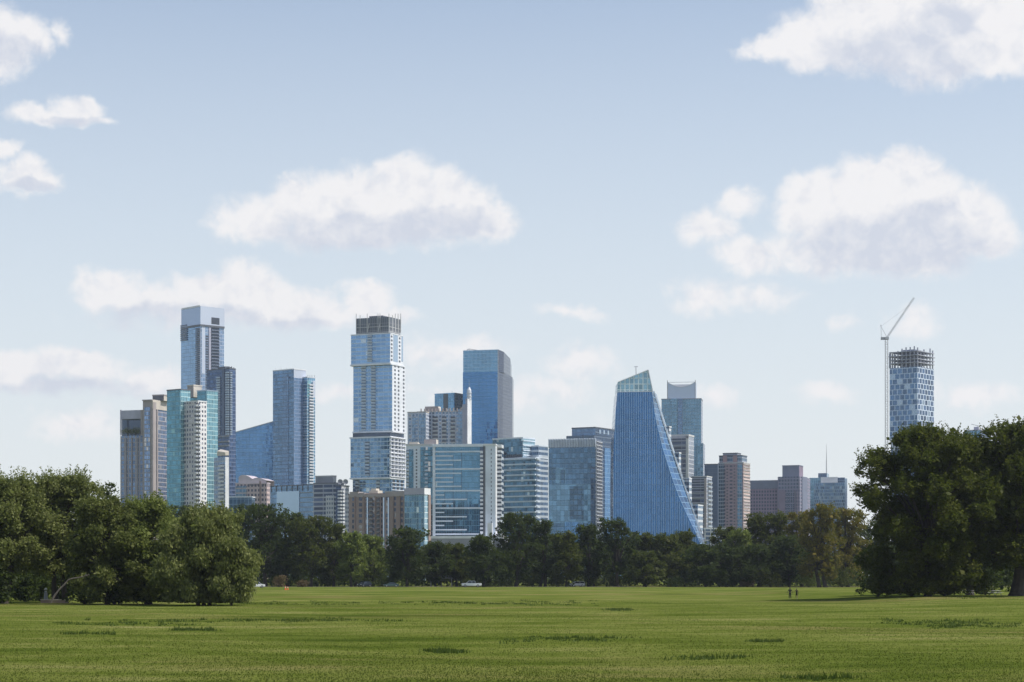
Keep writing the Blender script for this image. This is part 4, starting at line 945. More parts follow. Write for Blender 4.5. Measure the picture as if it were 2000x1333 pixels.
# ------------------------------------------------------------------ foliage
def leaf_mat(name, cols, rough=.55, trans=.42):
    m = bpy.data.materials.new(name); m.use_nodes = True; m.node_tree.nodes.clear(); t = NT(m.node_tree)
    b = t.n.new('ShaderNodeBsdfPrincipled'); tr = t.n.new('ShaderNodeBsdfTranslucent'); mx = t.n.new('ShaderNodeMixShader'); o = t.n.new('ShaderNodeOutputMaterial')
    g = t.n.new('ShaderNodeNewGeometry'); ri = g.outputs['Random Per Island']
    n = t.noise(g.outputs['Position'], .35, 4, .75)
    if 'blade' in name:   # same broad patches as the turf below
        g2 = g.outputs['Position']; n = t.m('ADD', t.m('MULTIPLY', t.noise(t.v('MULTIPLY', g2, (.5, 1, 1)), .16, 5, .65), .6), t.m('MULTIPLY', t.noise(g2, 1.1, 5, .7), .4)); f = t.m('ADD', t.m('MULTIPLY', ri, .3), t.rng(n, .40, .60, 0, .7))
    else: f = t.m('ADD', t.m('MULTIPLY', ri, .4), t.rng(n, .32, .68, 0, .6))
    k = len(cols); c = t.ramp(f, [(i / (k - 1), cc) for i, cc in enumerate(cols)])
    t.put(b.inputs['Base Color'], c); b.inputs['Roughness'].default_value = rough; b.inputs['Specular IOR Level'].default_value = .12
    t.put(tr.inputs[0], t.mix(.5, c, (.14, .19, .03))); mx.inputs[0].default_value = trans
    t.lk(b.outputs[0], mx.inputs[1]); t.lk(tr.outputs[0], mx.inputs[2]); t.lk(mx.outputs[0], o.inputs[0]); return m
M['oak'] = leaf_mat('oak_leaves', [(.013, .024, .007), (.032, .048, .012), (.070, .092, .022)])
M['oakb'] = leaf_mat('olive_oak_leaves', [(.024, .034, .007), (.062, .074, .013), (.125, .130, .026)])
M['mesq'] = leaf_mat('mesquite_leaves', [(.075, .090, .026), (.180, .200, .062), (.33, .34, .13)])
M['mesqb'] = leaf_mat('fresh_mesquite_leaves', [(.066, .088, .020), (.165, .198, .048), (.30, .325, .095)])
M['mesqd'] = leaf_mat('deep_mesquite_leaves', [(.050, .062, .016), (.125, .142, .038), (.24, .25, .08)])
M['bright'] = leaf_mat('bright_leaves', [(.060, .086, .016), (.145, .185, .036), (.26, .29, .07)])
M['yell'] = leaf_mat('yellowing_leaves', [(.060, .064, .012), (.150, .125, .022), (.28, .19, .035)])
M['pecan'] = leaf_mat('pecan_leaves', [(.024, .034, .004), (.060, .072, .008), (.150, .155, .018)])
M['brownleaf'] = leaf_mat('dry_brown_leaves', [(.10, .065, .038), (.16, .105, .06), (.22, .15, .09)])
M['bark'] = plain('dark_bark', (.045, .036, .028), .95, 0, .3, 1.5)
M['barkpale'] = plain('pale_bark', (.12, .10, .085), .9, 0, .25, 1.5)

def leaves_np(rng, cen, n_per, spread, size, drop=0.0, up=0.3, asp=.55):
    """cen: (k,3) twig centres; gives rhombic leaf sprays, one island each"""
    k = len(cen); n = k * n_per
    c = np.repeat(cen, n_per, 0) + rng.normal(size=(n, 3)) * np.array(spread)
    nrm = rng.normal(size=(n, 3)); nrm[:, 2] = np.abs(nrm[:, 2]) + up; nrm /= np.linalg.norm(nrm, axis=1)[:, None]
    a = rng.normal(size=(n, 3)); a[:, 2] -= drop; a -= nrm * (a * nrm).sum(1)[:, None]
    if drop > 1.5: a = rng.normal(size=(n, 3)) * .45; a[:, 2] -= 1; nrm = rng.normal(size=(n, 3)); nrm -= a * ((a * nrm).sum(1) / (a * a).sum(1))[:, None]; nrm /= np.linalg.norm(nrm, axis=1)[:, None]
    a /= np.linalg.norm(a, axis=1)[:, None]; b = np.cross(nrm, a)
    s = size * rng.uniform(.6, 1.35, n)[:, None]
    v = np.stack([c - a * s * .5, c + b * s * asp * .5, c + a * s * .5, c - b * s * asp * .5], 1).reshape(-1, 3)
    return v
def crown_pts(rng, rx, ry, z0, z1, lobes, lobe_r, twigs, flat=.75, bottom=.12, top=1.0):
    """lobes spread over an uneven dome, twigs spread over each lobe's upper shell"""
    H = z1 - z0; out = []; cs = []
    for i in range(lobes):
        th = 2.399963 * i + rng.uniform(-.5, .5); u = (i + .5) / lobes
        zc = bottom + (1 - bottom) * u; rad = math.sqrt(max(0, 1 - max(0, (zc - .38) / .66) ** 2)) * (1 - .30 * max(0, (.38 - zc) / .38))
        rr = rad * (rng.uniform(.45, .92) if i % 3 else rng.uniform(.05, .5))
        lr = lobe_r * rng.uniform(.7, 1.25)
        c = np.array([rr * rx * math.cos(th), rr * ry * math.sin(th), z0 + zc * H])
        c[2] = min(c[2], z1 - lr * .75 * flat) ; c[2] = max(c[2], z0 + lr * .35)
        k = math.hypot(c[0] / rx, c[1] / ry); lim = max(.05, 1 - lr / rx * .8)
        if k > lim: c[:2] *= lim / k
        cs.append((c, lr))
        d = rng.normal(size=(twigs, 3)); d[:, 2] += .25; d /= np.linalg.norm(d, axis=1)[:, None]
        r = lr * rng.uniform(.45, 1.08, twigs)[:, None] ** .6
        out.append(c + d * r * np.array([1, 1, flat]))
    return np.concatenate(out), cs
def limbs(mb, rng, base, cs, mat, r0, fork, lean=(0, 0), trunks=1, n=None):
    for k in range(trunks):
        bx = base[0] + (k - (trunks - 1) / 2) * r0 * 3.0; top = Vector((bx + lean[0] + rng.uniform(-.6, .6) * trunks, base[1] + lean[1], base[2] + fork * rng.uniform(.85, 1.1)))
        p0 = Vector((bx, base[1], base[2] - .3)); mid = (p0 + top) / 2 + Vector((rng.uniform(-.2, .2), 0, 0))
        mb.bar(p0, p0 + Vector((0, 0, .8)), r0 * 1.35, mat, 9, r0 * 1.02); mb.bar(p0 + Vector((0, 0, .7)), mid, r0 * 1.02, mat, 9, r0 * .85); mb.bar(mid, top, r0 * .86, mat, 9, r0 * .68)
        mine = cs[k::trunks]
        for (c, lr) in mine[: n or 99]:
            c = Vector(c); d = c - top; e1 = top + Vector((d.x * .35, d.y * .35, d.z * .5 + .4)); e2 = top + Vector((d.x * .72, d.y * .72, d.z * .8 + .3))
            r = r0 * rng.uniform(.30, .5)
            mb.bar(top, e1, r, mat, 6, r * .75); mb.bar(e1, e2, r * .75, mat, 6, r * .5); mb.bar(e2, c, r * .5, mat, 5, r * .15)
            for q in range(2):
                e = c + Vector(rng.normal(size=3)) * lr * .5; mb.bar(e2, e, r * .35, mat, 4, r * .08)
def tree(name, label, px, ptop, hw, Y, mat, seed, pbase=None, lobes=20, lobe_r=.30, twigs=40, n_per=9, size=.5, spread=.45, bark=None, bottom=.12, z_under=.14,
         trunks=1, drop=0.0, flat=.8, r0=None, group=None, cat='tree', depth=.9, lean=(0, 0), fork=.3, up=.3, core=.5, shoots=0, shl=1.7):
    rng = np.random.default_rng(seed); X = PXX(px, Y); zg = float(gz(X, Y)); Hh = PZZ(ptop, Y) - zg; rx = hw / F * Y
    rt = empty(name, (X, Y, zg), 0, label, cat, group)
    z0 = Hh * z_under; lr = lobe_r * min(rx, Hh * .6)
    tw, cs = crown_pts(rng, rx, rx * depth, z0, Hh, lobes, lr, twigs, flat, bottom)
    v = leaves_np(rng, tw, n_per, (spread, spread, spread * .7), size, drop, up)
    if shoots:  # upright young shoots and stray sprays that break the outline
        o_ = tw[rng.integers(0, len(tw), shoots * 5)]; o_ = o_[np.argsort(-(o_[:, 2] / Hh + .55 * np.hypot(o_[:, 0], o_[:, 1]) / rx))][:shoots]
        d = o_ * np.array([.6 / rx, .6 / rx, 0]) + np.array([0, 0, 1.0]) + rng.normal(size=o_.shape) * .35; d /= np.linalg.norm(d, axis=1)[:, None]
        L_ = rng.uniform(.6, 1.0, shoots)[:, None] * shl
        pts_ = np.concatenate([o_ + d * L_ * q for q in (.15, .35, .55, .75, .95)]); v = np.concatenate([v, leaves_np(rng, pts_, 4, (.12, .12, .14), size * .8, 0, .0, .5)])
    if core:   # bigger leaf sprays inside the lobes so that the crown is not see-through
        cc = np.array([c for c, _ in cs]); v2 = leaves_np(rng, np.repeat(cc, 1, 0), int(twigs * core * 1.6), (lr * .42, lr * .42, lr * .34), size * 2.0, 0, up, .8); v = np.concatenate([v, v2])
    v = v[:, :]; q = v.reshape(-1, 4, 3); keep = q[:, :, 2].min(1) > .25; v = q[keep].reshape(-1, 3)
    f = np.arange(len(v)).reshape(-1, 4)
    link('crown', np_mesh('crown', v, f, mat), rt)
    mb = MB(); r0 = r0 or Hh * .026
    limbs(mb, rng, (0, 0, 0), cs, bark or M['bark'], r0, Hh * fork, lean, trunks); mb.build('trunk', rt, smooth=True)
    return rt
GB = 'trees along the far edge of the meadow'
BELT = [ # column, top row, half width, distance, material, label, extra
 (352, 988, 42, 700, 'oak', 'dark tree behind the willowy trees, below the teal tower'),
 (398, 992, 40, 690, 'oakb', 'olive tree rising behind the willowy trees below the white balcony tower'),
 (440, 1000, 38, 680, 'oak', 'dark tree behind the willowy trees below the narrow white building'),
 (478, 990, 42, 640, 'oak', 'dark tree at the left end of the belt below the low blue pavilion'),
 (518, 986, 46, 610, 'oak', 'tall dark oak below the pink office with the barrel roof'),
 (562, 1003, 42, 618, 'oak', 'dark oak standing over the brown dry bush'),
 (607, 1010, 45, 606, 'oakb', 'olive topped oak below the blue hotel tower podium'),
 (652, 1024, 38, 612, 'oakb', 'oak with brownish top below the banded office with dishes'),
 (690, 1042, 30, 604, 'bright', 'lighter green tree below the left end of the tan apartment block'),
 (728, 1048, 33, 622, 'bright', 'lighter green tree below the middle of the tan apartment block'),
 (795, 1034, 43, 604, 'oak', 'round dark oak below the glass end of the tan apartment block'),
 (851, 1062, 32, 610, 'oak', 'low dark tree below the big white framed block, left side'),
 (892, 1064, 32, 616, 'oakb', 'low olive tree behind the white pickup'),
 (944, 1048, 36, 598, 'oak', 'dark oak with a bare lower trunk right of the white pickup'),
 (1008, 1004, 42, 606, 'oak', 'tallest dark oak of the middle, below the curved banded office'),
 (1060, 1018, 36, 612, 'oak', 'tall dark oak just right of the tallest middle oak'),
 (1106, 1042, 32, 604, 'oakb', 'narrow olive oak below the fin topped office, behind the white hatchback'),
 (1150, 1028, 38, 614, 'oak', 'dark oak below the white gridded edge of the fin topped office'),
 (1206, 1014, 38, 606, 'oak', 'tall dark oak at the left foot of the sail tower'),
 (1258, 1044, 33, 616, 'oakb', 'olive tree in front of the sail tower base, left part'),
 (1262, 1080, 34, 598, 'oakb', 'low lighter green tree in front of the sail tower base'),
 (1305, 1046, 36, 612, 'oakb', 'olive tree in front of the middle of the sail tower base'),
 (1338, 1040, 34, 620, 'oakb', 'green tree in front of the right half of the sail tower base'),
 (1378, 1066, 48, 600, 'oak', 'broad layered dark tree below the sail tower toe'),
 (1418, 1032, 32, 622, 'oakb', 'green tree below the low flat building'),
 (1447, 1036, 30, 616, 'bright', 'small light green tree below the pink tower'),
 (1482, 1006, 34, 626, 'oakb', 'tall green tree below the left part of the mauve hotel'),
 (1470, 1068, 46, 600, 'oak', 'very dark broad tree below the mauve hotel'),
 (1521, 1003, 36, 628, 'oakb', 'green tree below the mauve hotel centre tower'),
 (1541, 1050, 40, 602, 'oak', 'dark tree directly behind the walking couple'),
 (1566, 1002, 36, 618, 'yell', 'tree with golden top left of the large yellowing tree'),
 (1606, 988, 46, 585, 'yell', 'large yellowing tree with a forked trunk left of the big right tree'),
 (1656, 996, 42, 600, 'yell', 'yellowing tree partly hidden by the big right tree'),
 (1712, 1020, 46, 640, 'oak', 'dark tree behind the left part of the big right tree'),
]
for i, (px, pt, hw, Y, mt, lab) in enumerate(BELT):
    big_ = hw > 40
    tree('oak_tree' if mt.startswith('oak') else 'leafy_tree', lab, px, pt, hw * 1.22, Y, M[mt], 100 + i, lobes=30 if big_ else 24, lobe_r=.30, twigs=20, n_per=17, size=.62, spread=.42,
         z_under=.10 if i % 3 else .16, group=GB, trunks=2 if i in (8, 15, 31) else 1, fork=.25, up=.15, bottom=.05)
# ---- left group of near trees
GL = 'near trees at the left of the meadow'
tree('mesquite_tree', 'round willowy olive tree at the right end of the left group, drooping to the grass', 398, 1003, 106, 252, M['mesq'], 11, lobes=62, lobe_r=.21, twigs=34, n_per=26, size=.40, spread=.36,
     z_under=.02, drop=2.0, shoots=160, trunks=3, r0=.24, fork=.16, bottom=.02, group=GL, depth=.85, flat=.9)
tree('mesquite_tree', 'bright topped tree in the middle of the left group below the beige slab tower', 292, 982, 96, 262, M['mesqb'], 12, lobes=46, lobe_r=.22, twigs=34, n_per=24, size=.38, spread=.34, shoots=160, z_under=.03, drop=.6, group=GL, bottom=.02)
tree('mesquite_tree', 'darker tree between the tall left tree and the bright topped one', 210, 980, 84, 258, M['mesqd'], 13, lobes=44, lobe_r=.23, twigs=34, n_per=24, size=.38, spread=.34, shoots=140, z_under=.03, drop=1.0, group=GL, bottom=.02)
tree('mesquite_tree', 'tall feathery tree with the highest crown of the left group', 118, 935, 104, 270, M['mesq'], 14, lobes=56, lobe_r=.22, twigs=34, n_per=24, size=.38, spread=.36, shoots=260, shl=2.2, z_under=.16, drop=.6, group=GL, trunks=2, r0=.42, fork=.25)
tree('mesquite_tree', 'feathery tree cut by the left edge of the photo with a thick dark trunk', 8, 941, 92, 262, M['mesq'], 15, lobes=50, lobe_r=.22, twigs=34, n_per=24, size=.38, spread=.36, shoots=240, shl=2.2, z_under=.20, drop=.6, group=GL, trunks=1, r0=.55, fork=.35, lean=(.8, 0))
tree('scrub_tree', 'sparse dark tree poking up left of the beige slab tower', 208, 947, 24, 330, M['oak'], 16, lobes=9, lobe_r=.36, twigs=24, n_per=7, size=.45, spread=.35, z_under=.6, core=0, r0=.2, group=GL)
# ---- big right trees
GR = 'big spreading trees at the right edge'
tree('pecan_tree', 'huge dark spreading tree left of the right edge trunk, its boughs sweeping the grass', 1812, 843, 152, 300, M['pecan'], 21, lobes=105, lobe_r=.19, twigs=42, n_per=26, size=.44, spread=.36, shoots=420, shl=1.9, z_under=.02, group=GR, r0=.55, fork=.22, bottom=.0, depth=.9, drop=.3)
tree('pecan_tree', 'huge dark tree cut by the right edge with its thick trunk showing', 1985, 834, 142, 305, M['pecan'], 22, lobes=76, lobe_r=.20, twigs=42, n_per=26, size=.44, spread=.36, shoots=300, shl=1.9, z_under=.10, group=GR, r0=1.05, fork=.2, depth=.95, drop=.3, lean=(.6, 0))
tree('pecan_tree', 'dark tree joining the two big right trees from behind', 1895, 874, 105, 322, M['pecan'], 23, lobes=36, lobe_r=.3, twigs=70, n_per=9, size=.55, spread=.45, z_under=.2, group=GR, r0=.6)
tree('mesquite_tree', 'dark tree filling behind the tall feathery left trees', 60, 972, 120, 300, M['oakb'], 17, lobes=40, lobe_r=.28, twigs=30, n_per=22, size=.5, spread=.42, z_under=.05, group=GL, bottom=.02)
tree('mesquite_tree', 'dark tree filling behind the bright topped left tree', 262, 1000, 95, 300, M['oak'], 18, lobes=34, lobe_r=.28, twigs=30, n_per=22, size=.5, spread=.42, z_under=.05, group=GL, bottom=.02)
tree('pecan_tree', 'dark tree far behind the thick right trunk', 1990, 960, 110, 390, M['oak'], 24, lobes=30, lobe_r=.3, twigs=30, n_per=18, size=.6, spread=.5, z_under=.05, group=GR, bottom=.0)
tree('pecan_tree', 'dark tree far behind the middle of the big right tree', 1850, 985, 100, 400, M['oak'], 25, lobes=30, lobe_r=.3, twigs=30, n_per=18, size=.6, spread=.5, z_under=.05, group=GR, bottom=.0)
tree('mesquite_tree', 'low olive sapling crown at the right tip of the left group', 452, 1058, 52, 249, M['mesq'], 26, lobes=24, lobe_r=.28, twigs=30, n_per=24, size=.40, spread=.36, z_under=.02, drop=2.0, shoots=60, r0=.14, group=GL, bottom=.02)
# leaning bare limb and bollards on the left
mb = MB(); Yl = 248; pts = [(99, 1178), (106, 1164), (115, 1152), (124, 1143), (132, 1133), (141, 1130), (154, 1128), (172, 1123)]
for i in range(len(pts) - 1):
    a, c = pts[i], pts[i + 1]; r = .14 * (1 - i * .1); mb.bar((PXX(a[0], Yl), Yl + i * .1, PZZ(a[1], Yl)), (PXX(c[0], Yl), Yl + (i + 1) * .1, PZZ(c[1], Yl)), r, M['barkpale'], 7, r * .92)
o = mb.build('leaning_trunk', smooth=True); tag(o, 'pale bare leaning trunk at the left, bending to the right', 'tree trunk')

# ---- shrubs and dry bushes at the far edge, and the mass of woodland behind
def shrub(name, label, px, ptop, hw, Y, mat, seed, group, size=.45, pbase=None):
    rng = np.random.default_rng(seed); X = PXX(px, Y); zg = float(gz(X, Y)); Hh = max(.8, PZZ(ptop, Y) - zg); rx = hw / F * Y
    tw, cs = crown_pts(rng, rx, rx * .8, 0, Hh, 7, .5 * min(rx, Hh), 26, .8, .0)
    v = leaves_np(rng, tw, 8, (.35, .35, .3), size); q = v.reshape(-1, 4, 3); q = q[q[:, :, 2].min(1) > .02]; v = q.reshape(-1, 3)
    rt = empty(name, (X, Y, zg), 0, label, 'bush', group); link('foliage', np_mesh('foliage', v, np.arange(len(v)).reshape(-1, 4), mat), rt)
    mb = MB()
    for (c, lr) in cs: mb.bar((0, 0, -.1), c, .07, M['bark'], 4, .02)
    mb.build('stem', rt)
GS = 'bushes under the far trees'
for i, (px, pt, hw, Y, mt, lab) in enumerate([
 (545, 1127, 15, 596, 'brownleaf', 'dry brown bush right of the white car at the left'), (591, 1137, 11, 598, 'brownleaf', 'small dry brown bush left of the twin dark trunks'),
 (640, 1128, 22, 616, 'oakb', 'dark green bush below the oak with the brownish top'), (712, 1118, 26, 618, 'oakb', 'green bush behind the left dark car'),
 (760, 1122, 20, 616, 'oak', 'dark bush behind the right dark car'), (948, 1126, 16, 612, 'bright', 'light green bush between the pickup and the bare trunk'),
 (990, 1118, 20, 616, 'bright', 'light green bush right of the bare trunk'), (1040, 1122, 24, 612, 'oakb', 'grey green bush below the tallest middle oak'),
 (1090, 1126, 18, 612, 'oakb', 'green bush left of the white hatchback'), (1160, 1114, 22, 614, 'bright', 'light bush right of the white hatchback'),
 (1200, 1128, 20, 608, 'oakb', 'dark bush under the oak left of the sail tower'), (1320, 1130, 18, 600, 'bright', 'small light bush under the sail tower'),
 (1420, 1120, 26, 600, 'oak', 'dark bush below the low flat building'), (1460, 1130, 16, 598, 'brownleaf', 'reddish brown bush below the mauve hotel'),
 (1505, 1120, 24, 598, 'oakb', 'grey green bush left of the walking couple'), (1580, 1118, 26, 592, 'bright', 'yellow green bush left of the forked trunk'),
 (1645, 1110, 26, 590, 'oakb', 'green bush right of the forked trunk')]):
    shrub('bush', lab, px, pt, hw, Y, M[mt], 300 + i, GS)
for i, (px, pt, hw, Y, lab) in enumerate([(78, 1128, 34, 286, 'dark undergrowth bush behind the pale post'), (122, 1122, 30, 290, 'dark undergrowth bush behind the leaning trunk'), (165, 1108, 40, 262, 'dark undergrowth bush right of the leaning trunk'), (225, 1100, 45, 258, 'dark undergrowth bush left of the round willowy tree'),
        (285, 1105, 45, 262, 'dark undergrowth bush behind the round willowy tree'), (-5, 1120, 36, 258, 'dark undergrowth bush at the left edge'), (50, 1125, 30, 280, 'dark undergrowth bush left of the leaning trunk')]):
    shrub('bush', lab, px, pt, hw, Y, M['oak'], 340 + i, 'dark undergrowth bushes at the left', .5)
for i, (px, pt, hw, Y, lab) in enumerate([(1715, 1105, 42, 312, 'dark bush under the left boughs of the big right tree'), (1780, 1110, 45, 312, 'dark bush under the middle of the big right tree'), (1845, 1116, 36, 312, 'dark bush left of the picnic things'), (1925, 1112, 36, 332, 'dark bush behind the picnic tables'), (2005, 1112, 34, 316, 'dark bush right of the thick right trunk')]):
    shrub('bush', lab, px, pt, hw, Y, M['oak'], 350 + i, 'dark bushes under the big right tree', .5)
rng = np.random.default_rng(77); n = 5200
X = rng.uniform(-340, 200, n); Yw = rng.uniform(630, 700, n); hmax = 12.5 + 2.0 * np.sin(X * .05) + np.sin(X * .17)
tw = np.stack([X, Yw, rng.uniform(0, 1, n) ** .7 * hmax], 1); v = leaves_np(rng, tw, 22, (1.6, 1.6, 1.0), 1.2, 0, .2, .8)
q = v.reshape(-1, 4, 3); q = q[q[:, :, 2].min(1) > 0]; v = q.reshape(-1, 3)
o = link('woodland', np_mesh('woodland', v, np.arange(len(v)).reshape(-1, 4), M['oak'])); tag(o, 'dark mass of woods filling in behind the far trees', 'woods', kind='stuff')

rng = np.random.default_rng(78); n = 1500; X = rng.uniform(-330, 200, n); hm = 3.0 + 1.2 * np.sin(X * .21) + .8 * np.sin(X * .53)
tw = np.stack([X, rng.uniform(614, 624, n), rng.uniform(0, 1, n) * hm], 1); v = leaves_np(rng, tw, 16, (.9, .8, .5), .7, 0, .2, .8)
q = v.reshape(-1, 4, 3); q = q[q[:, :, 2].min(1) > 0]; v = q.reshape(-1, 3)
o = link('undergrowth', np_mesh('undergrowth', v, np.arange(len(v)).reshape(-1, 4), M['oak'])); tag(o, 'tangled dark undergrowth beneath the far trees', 'undergrowth', kind='stuff')
# garden tree on the slab tower
gb, gk = GARDEN; rng = np.random.default_rng(5); f_ = gk.F
for x in (250, 266):
    p = f_.p(f_.t(x), 0.3); z = f_.z(851); cen = np.array([0, 0, 3.4]) + rng.normal(size=(60, 3)) * np.array([2.2, 1.6, 1.1])
    v = leaves_np(rng, cen, 14, (.6, .6, .5), .7); rt = empty('garden_tree', (p[0], p[1], z), 0, 'small tree in the roof garden of the slab tower, ' + ('left one' if x == 250 else 'right one'), 'tree', 'trees in the roof garden of the slab tower')
    link('crown', np_mesh('crown', v, np.arange(len(v)).reshape(-1, 4), M['mesq']), rt); mb = MB(); mb.bar((0, 0, 0), (0, 0, 3), .25, M['bark'], 6, .15); mb.build('trunk', rt)

# ---- grass blades and weeds
def blades(name, label, X, Y, h, wd, mat, rng, lean=.35):
    n = len(X); Z = gz(X, Y); a = rng.uniform(0, math.pi, n); dx, dy = np.cos(a) * wd / 2, np.sin(a) * wd / 2
    hh = h * rng.uniform(.5, 1.4, n); lx, ly = rng.normal(0, lean, n) * hh, rng.normal(0, lean, n) * hh
    v = np.stack([np.stack([X - dx, Y - dy, Z], 1), np.stack([X + dx, Y + dy, Z], 1), np.stack([X + lx, Y + ly, Z + hh], 1)], 1).reshape(-1, 3)
    o = link(name, np_mesh(name, v, np.arange(len(v)).reshape(-1, 3), mat)); tag(o, label, 'grass', kind='stuff'); return o
def blade_mat(name, c1, c2, c3):
    return leaf_mat(name, [c1, c2, c3], .6, .35)
M['blade'] = blade_mat('grass_blades', (.034, .052, .006), (.068, .088, .010), (.140, .140, .036))
M['weed'] = blade_mat('weed_blades', (.036, .066, .010), (.060, .094, .016), (.10, .125, .030))
rng = np.random.default_rng(3); n = 200000
Yg = 66 + (300 - 66) * rng.uniform(0, 1, n) ** 2.1; Xg = rng.uniform(-1, 1, n) * (Yg * .262 + 2)
blades('grass', 'short sunlit meadow grass blades in the foreground', Xg, Yg, .05, .04, M['blade'], rng)
LINES = [(700, 1178, 380, 3.0, 90), (560, 1179, 160, 2, 30), (1010, 1180, 160, 2.5, 60), (1210, 1191, 26, 1.6, 26), (380, 1229, 34, 1.6, 30), (865, 1271, 30, 1.8, 26), (1497, 1252, 24, 1.6, 20), (610, 1212, 170, 2, 40),
         (430, 1214, 190, 3, 34), (1830, 1216, 110, 3, 40), (1900, 1222, 90, 3, 36), (1110, 1250, 120, 3, 30), (1900, 1176, 60, 1.5, 14), (230, 1216, 130, 3, 26), (1390, 1283, 60, 2, 14), (1600, 1322, 60, 2, 14), (175, 1240, 50, 2, 12)]
Xs, Ys, Hs = [], [], []
for (px, py, w_, h_, k) in LINES:
    for _ in range(k):
        x_ = px + rng.uniform(-1, 1) * w_; y_ = py + rng.normal() * h_ * .8; Yc = CH * F / (y_ - HY); Xc = PXX(x_, Yc); m_ = int(rng.uniform(10, 30)); r_ = rng.uniform(.12, .42)
        Xs.append(Xc + rng.normal(size=m_) * r_ * 1.3); Ys.append(Yc + rng.normal(size=m_) * r_ * 1.2); Hs.append(np.full(m_, rng.uniform(.08, .24)))
Xs, Ys, Hs = map(np.concatenate, (Xs, Ys, Hs))
o = blades('weeds', 'dark tufts of taller weeds scattered in lines over the meadow', Xs, Ys, Hs, .09, M['weed'], rng, .3)
# ------------------------------------------------------------------ vehicles
M['carwhite'] = plain('car_paint_white', (.75, .76, .78), .25, 0, .03); M['cardark'] = plain('car_paint_dark', (.03, .04, .06), .2, .3, .03)
M['carteal'] = plain('car_paint_slate', (.06, .10, .11), .2, .3, .03); M['tyre'] = plain('tyre_rubber', (.02, .02, .02), .9); M['rim'] = plain('wheel_rim', (.4, .4, .42), .3, .8)
M['window'] = plain('car_window_glass', (.03, .04, .05), .08, .4, .02); M['lampw'] = plain('headlamp_glass', (.7, .7, .72), .1); M['lampr'] = plain('tail_lamp_red', (.4, .02, .02), .3); M['bumper'] = plain('black_plastic', (.03, .03, .03), .6)
PROF = {  # body outline in side view, glasshouse outline, wheel positions, width
 'pickup': dict(body=[(-2.95,.45),(-2.95,1.0),(-2.85,1.12),(-1.75,1.18),(-1.55,1.2),(-.2,1.2),(1.0,1.16),(1.0,1.16),(2.9,1.14),(2.95,1.05),(2.95,.5),(2.4,.42),(-2.4,.4)],
                cab=[(-1.55,1.18),(-.85,1.78),(.75,1.82),(1.0,1.72),(1.05,1.16)], wx=(-1.95, 1.85), r=.40, w=1.95, L=5.9),
 'suv': dict(body=[(-2.3,.4),(-2.32,.8),(-2.2,.98),(-1.2,1.08),(2.15,1.08),(2.28,.9),(2.28,.45),(2.0,.35),(-2.0,.35)],
             cab=[(-1.3,1.06),(-.6,1.62),(1.5,1.66),(2.05,1.45),(2.2,1.06)], wx=(-1.42, 1.38), r=.35, w=1.82, L=4.6),
 'sedan': dict(body=[(-2.3,.38),(-2.34,.66),(-2.15,.82),(-1.05,.93),(1.4,.95),(2.2,.92),(2.32,.7),(2.3,.42),(2.0,.3),(-2.0,.3)],
             cab=[(-1.1,.91),(-.35,1.36),(.75,1.40),(1.75,.93)], wx=(-1.42, 1.42), r=.33, w=1.78, L=4.6)}
def extr(pts, w_, m, inset_top=0.0, zt=1.0, bev=.06):
    """side outline extruded across the width with rounded shoulders"""
    bm_ = MB(); n = len(pts); zmin = min(p[1] for p in pts); zmax = max(p[1] for p in pts)
    def yy(z, s): return s * (w_ / 2 - inset_top * max(0, (z - zmin) / (zmax - zmin)))
    cx = sum(p[0] for p in pts) / n; cz = sum(p[1] for p in pts) / n
    sh = lambda p: (cx + (p[0] - cx) * .975, cz + (p[1] - cz) * .93)
    rings = [[(sh(p)[0], yy(p[1], -1), sh(p)[1]) for p in pts], [(p[0], yy(p[1], -1) + bev, p[1]) for p in pts], [(p[0], yy(p[1], 1) - bev, p[1]) for p in pts], [(sh(p)[0], yy(p[1], 1), sh(p)[1]) for p in pts]]
    for a, b in zip(rings, rings[1:]):
        for i in range(n): j = (i + 1) % n; bm_.face([a[i], b[i], b[j], a[j]], m)
    bm_.face(rings[0][::-1], m); bm_.face(rings[3], m); return bm_
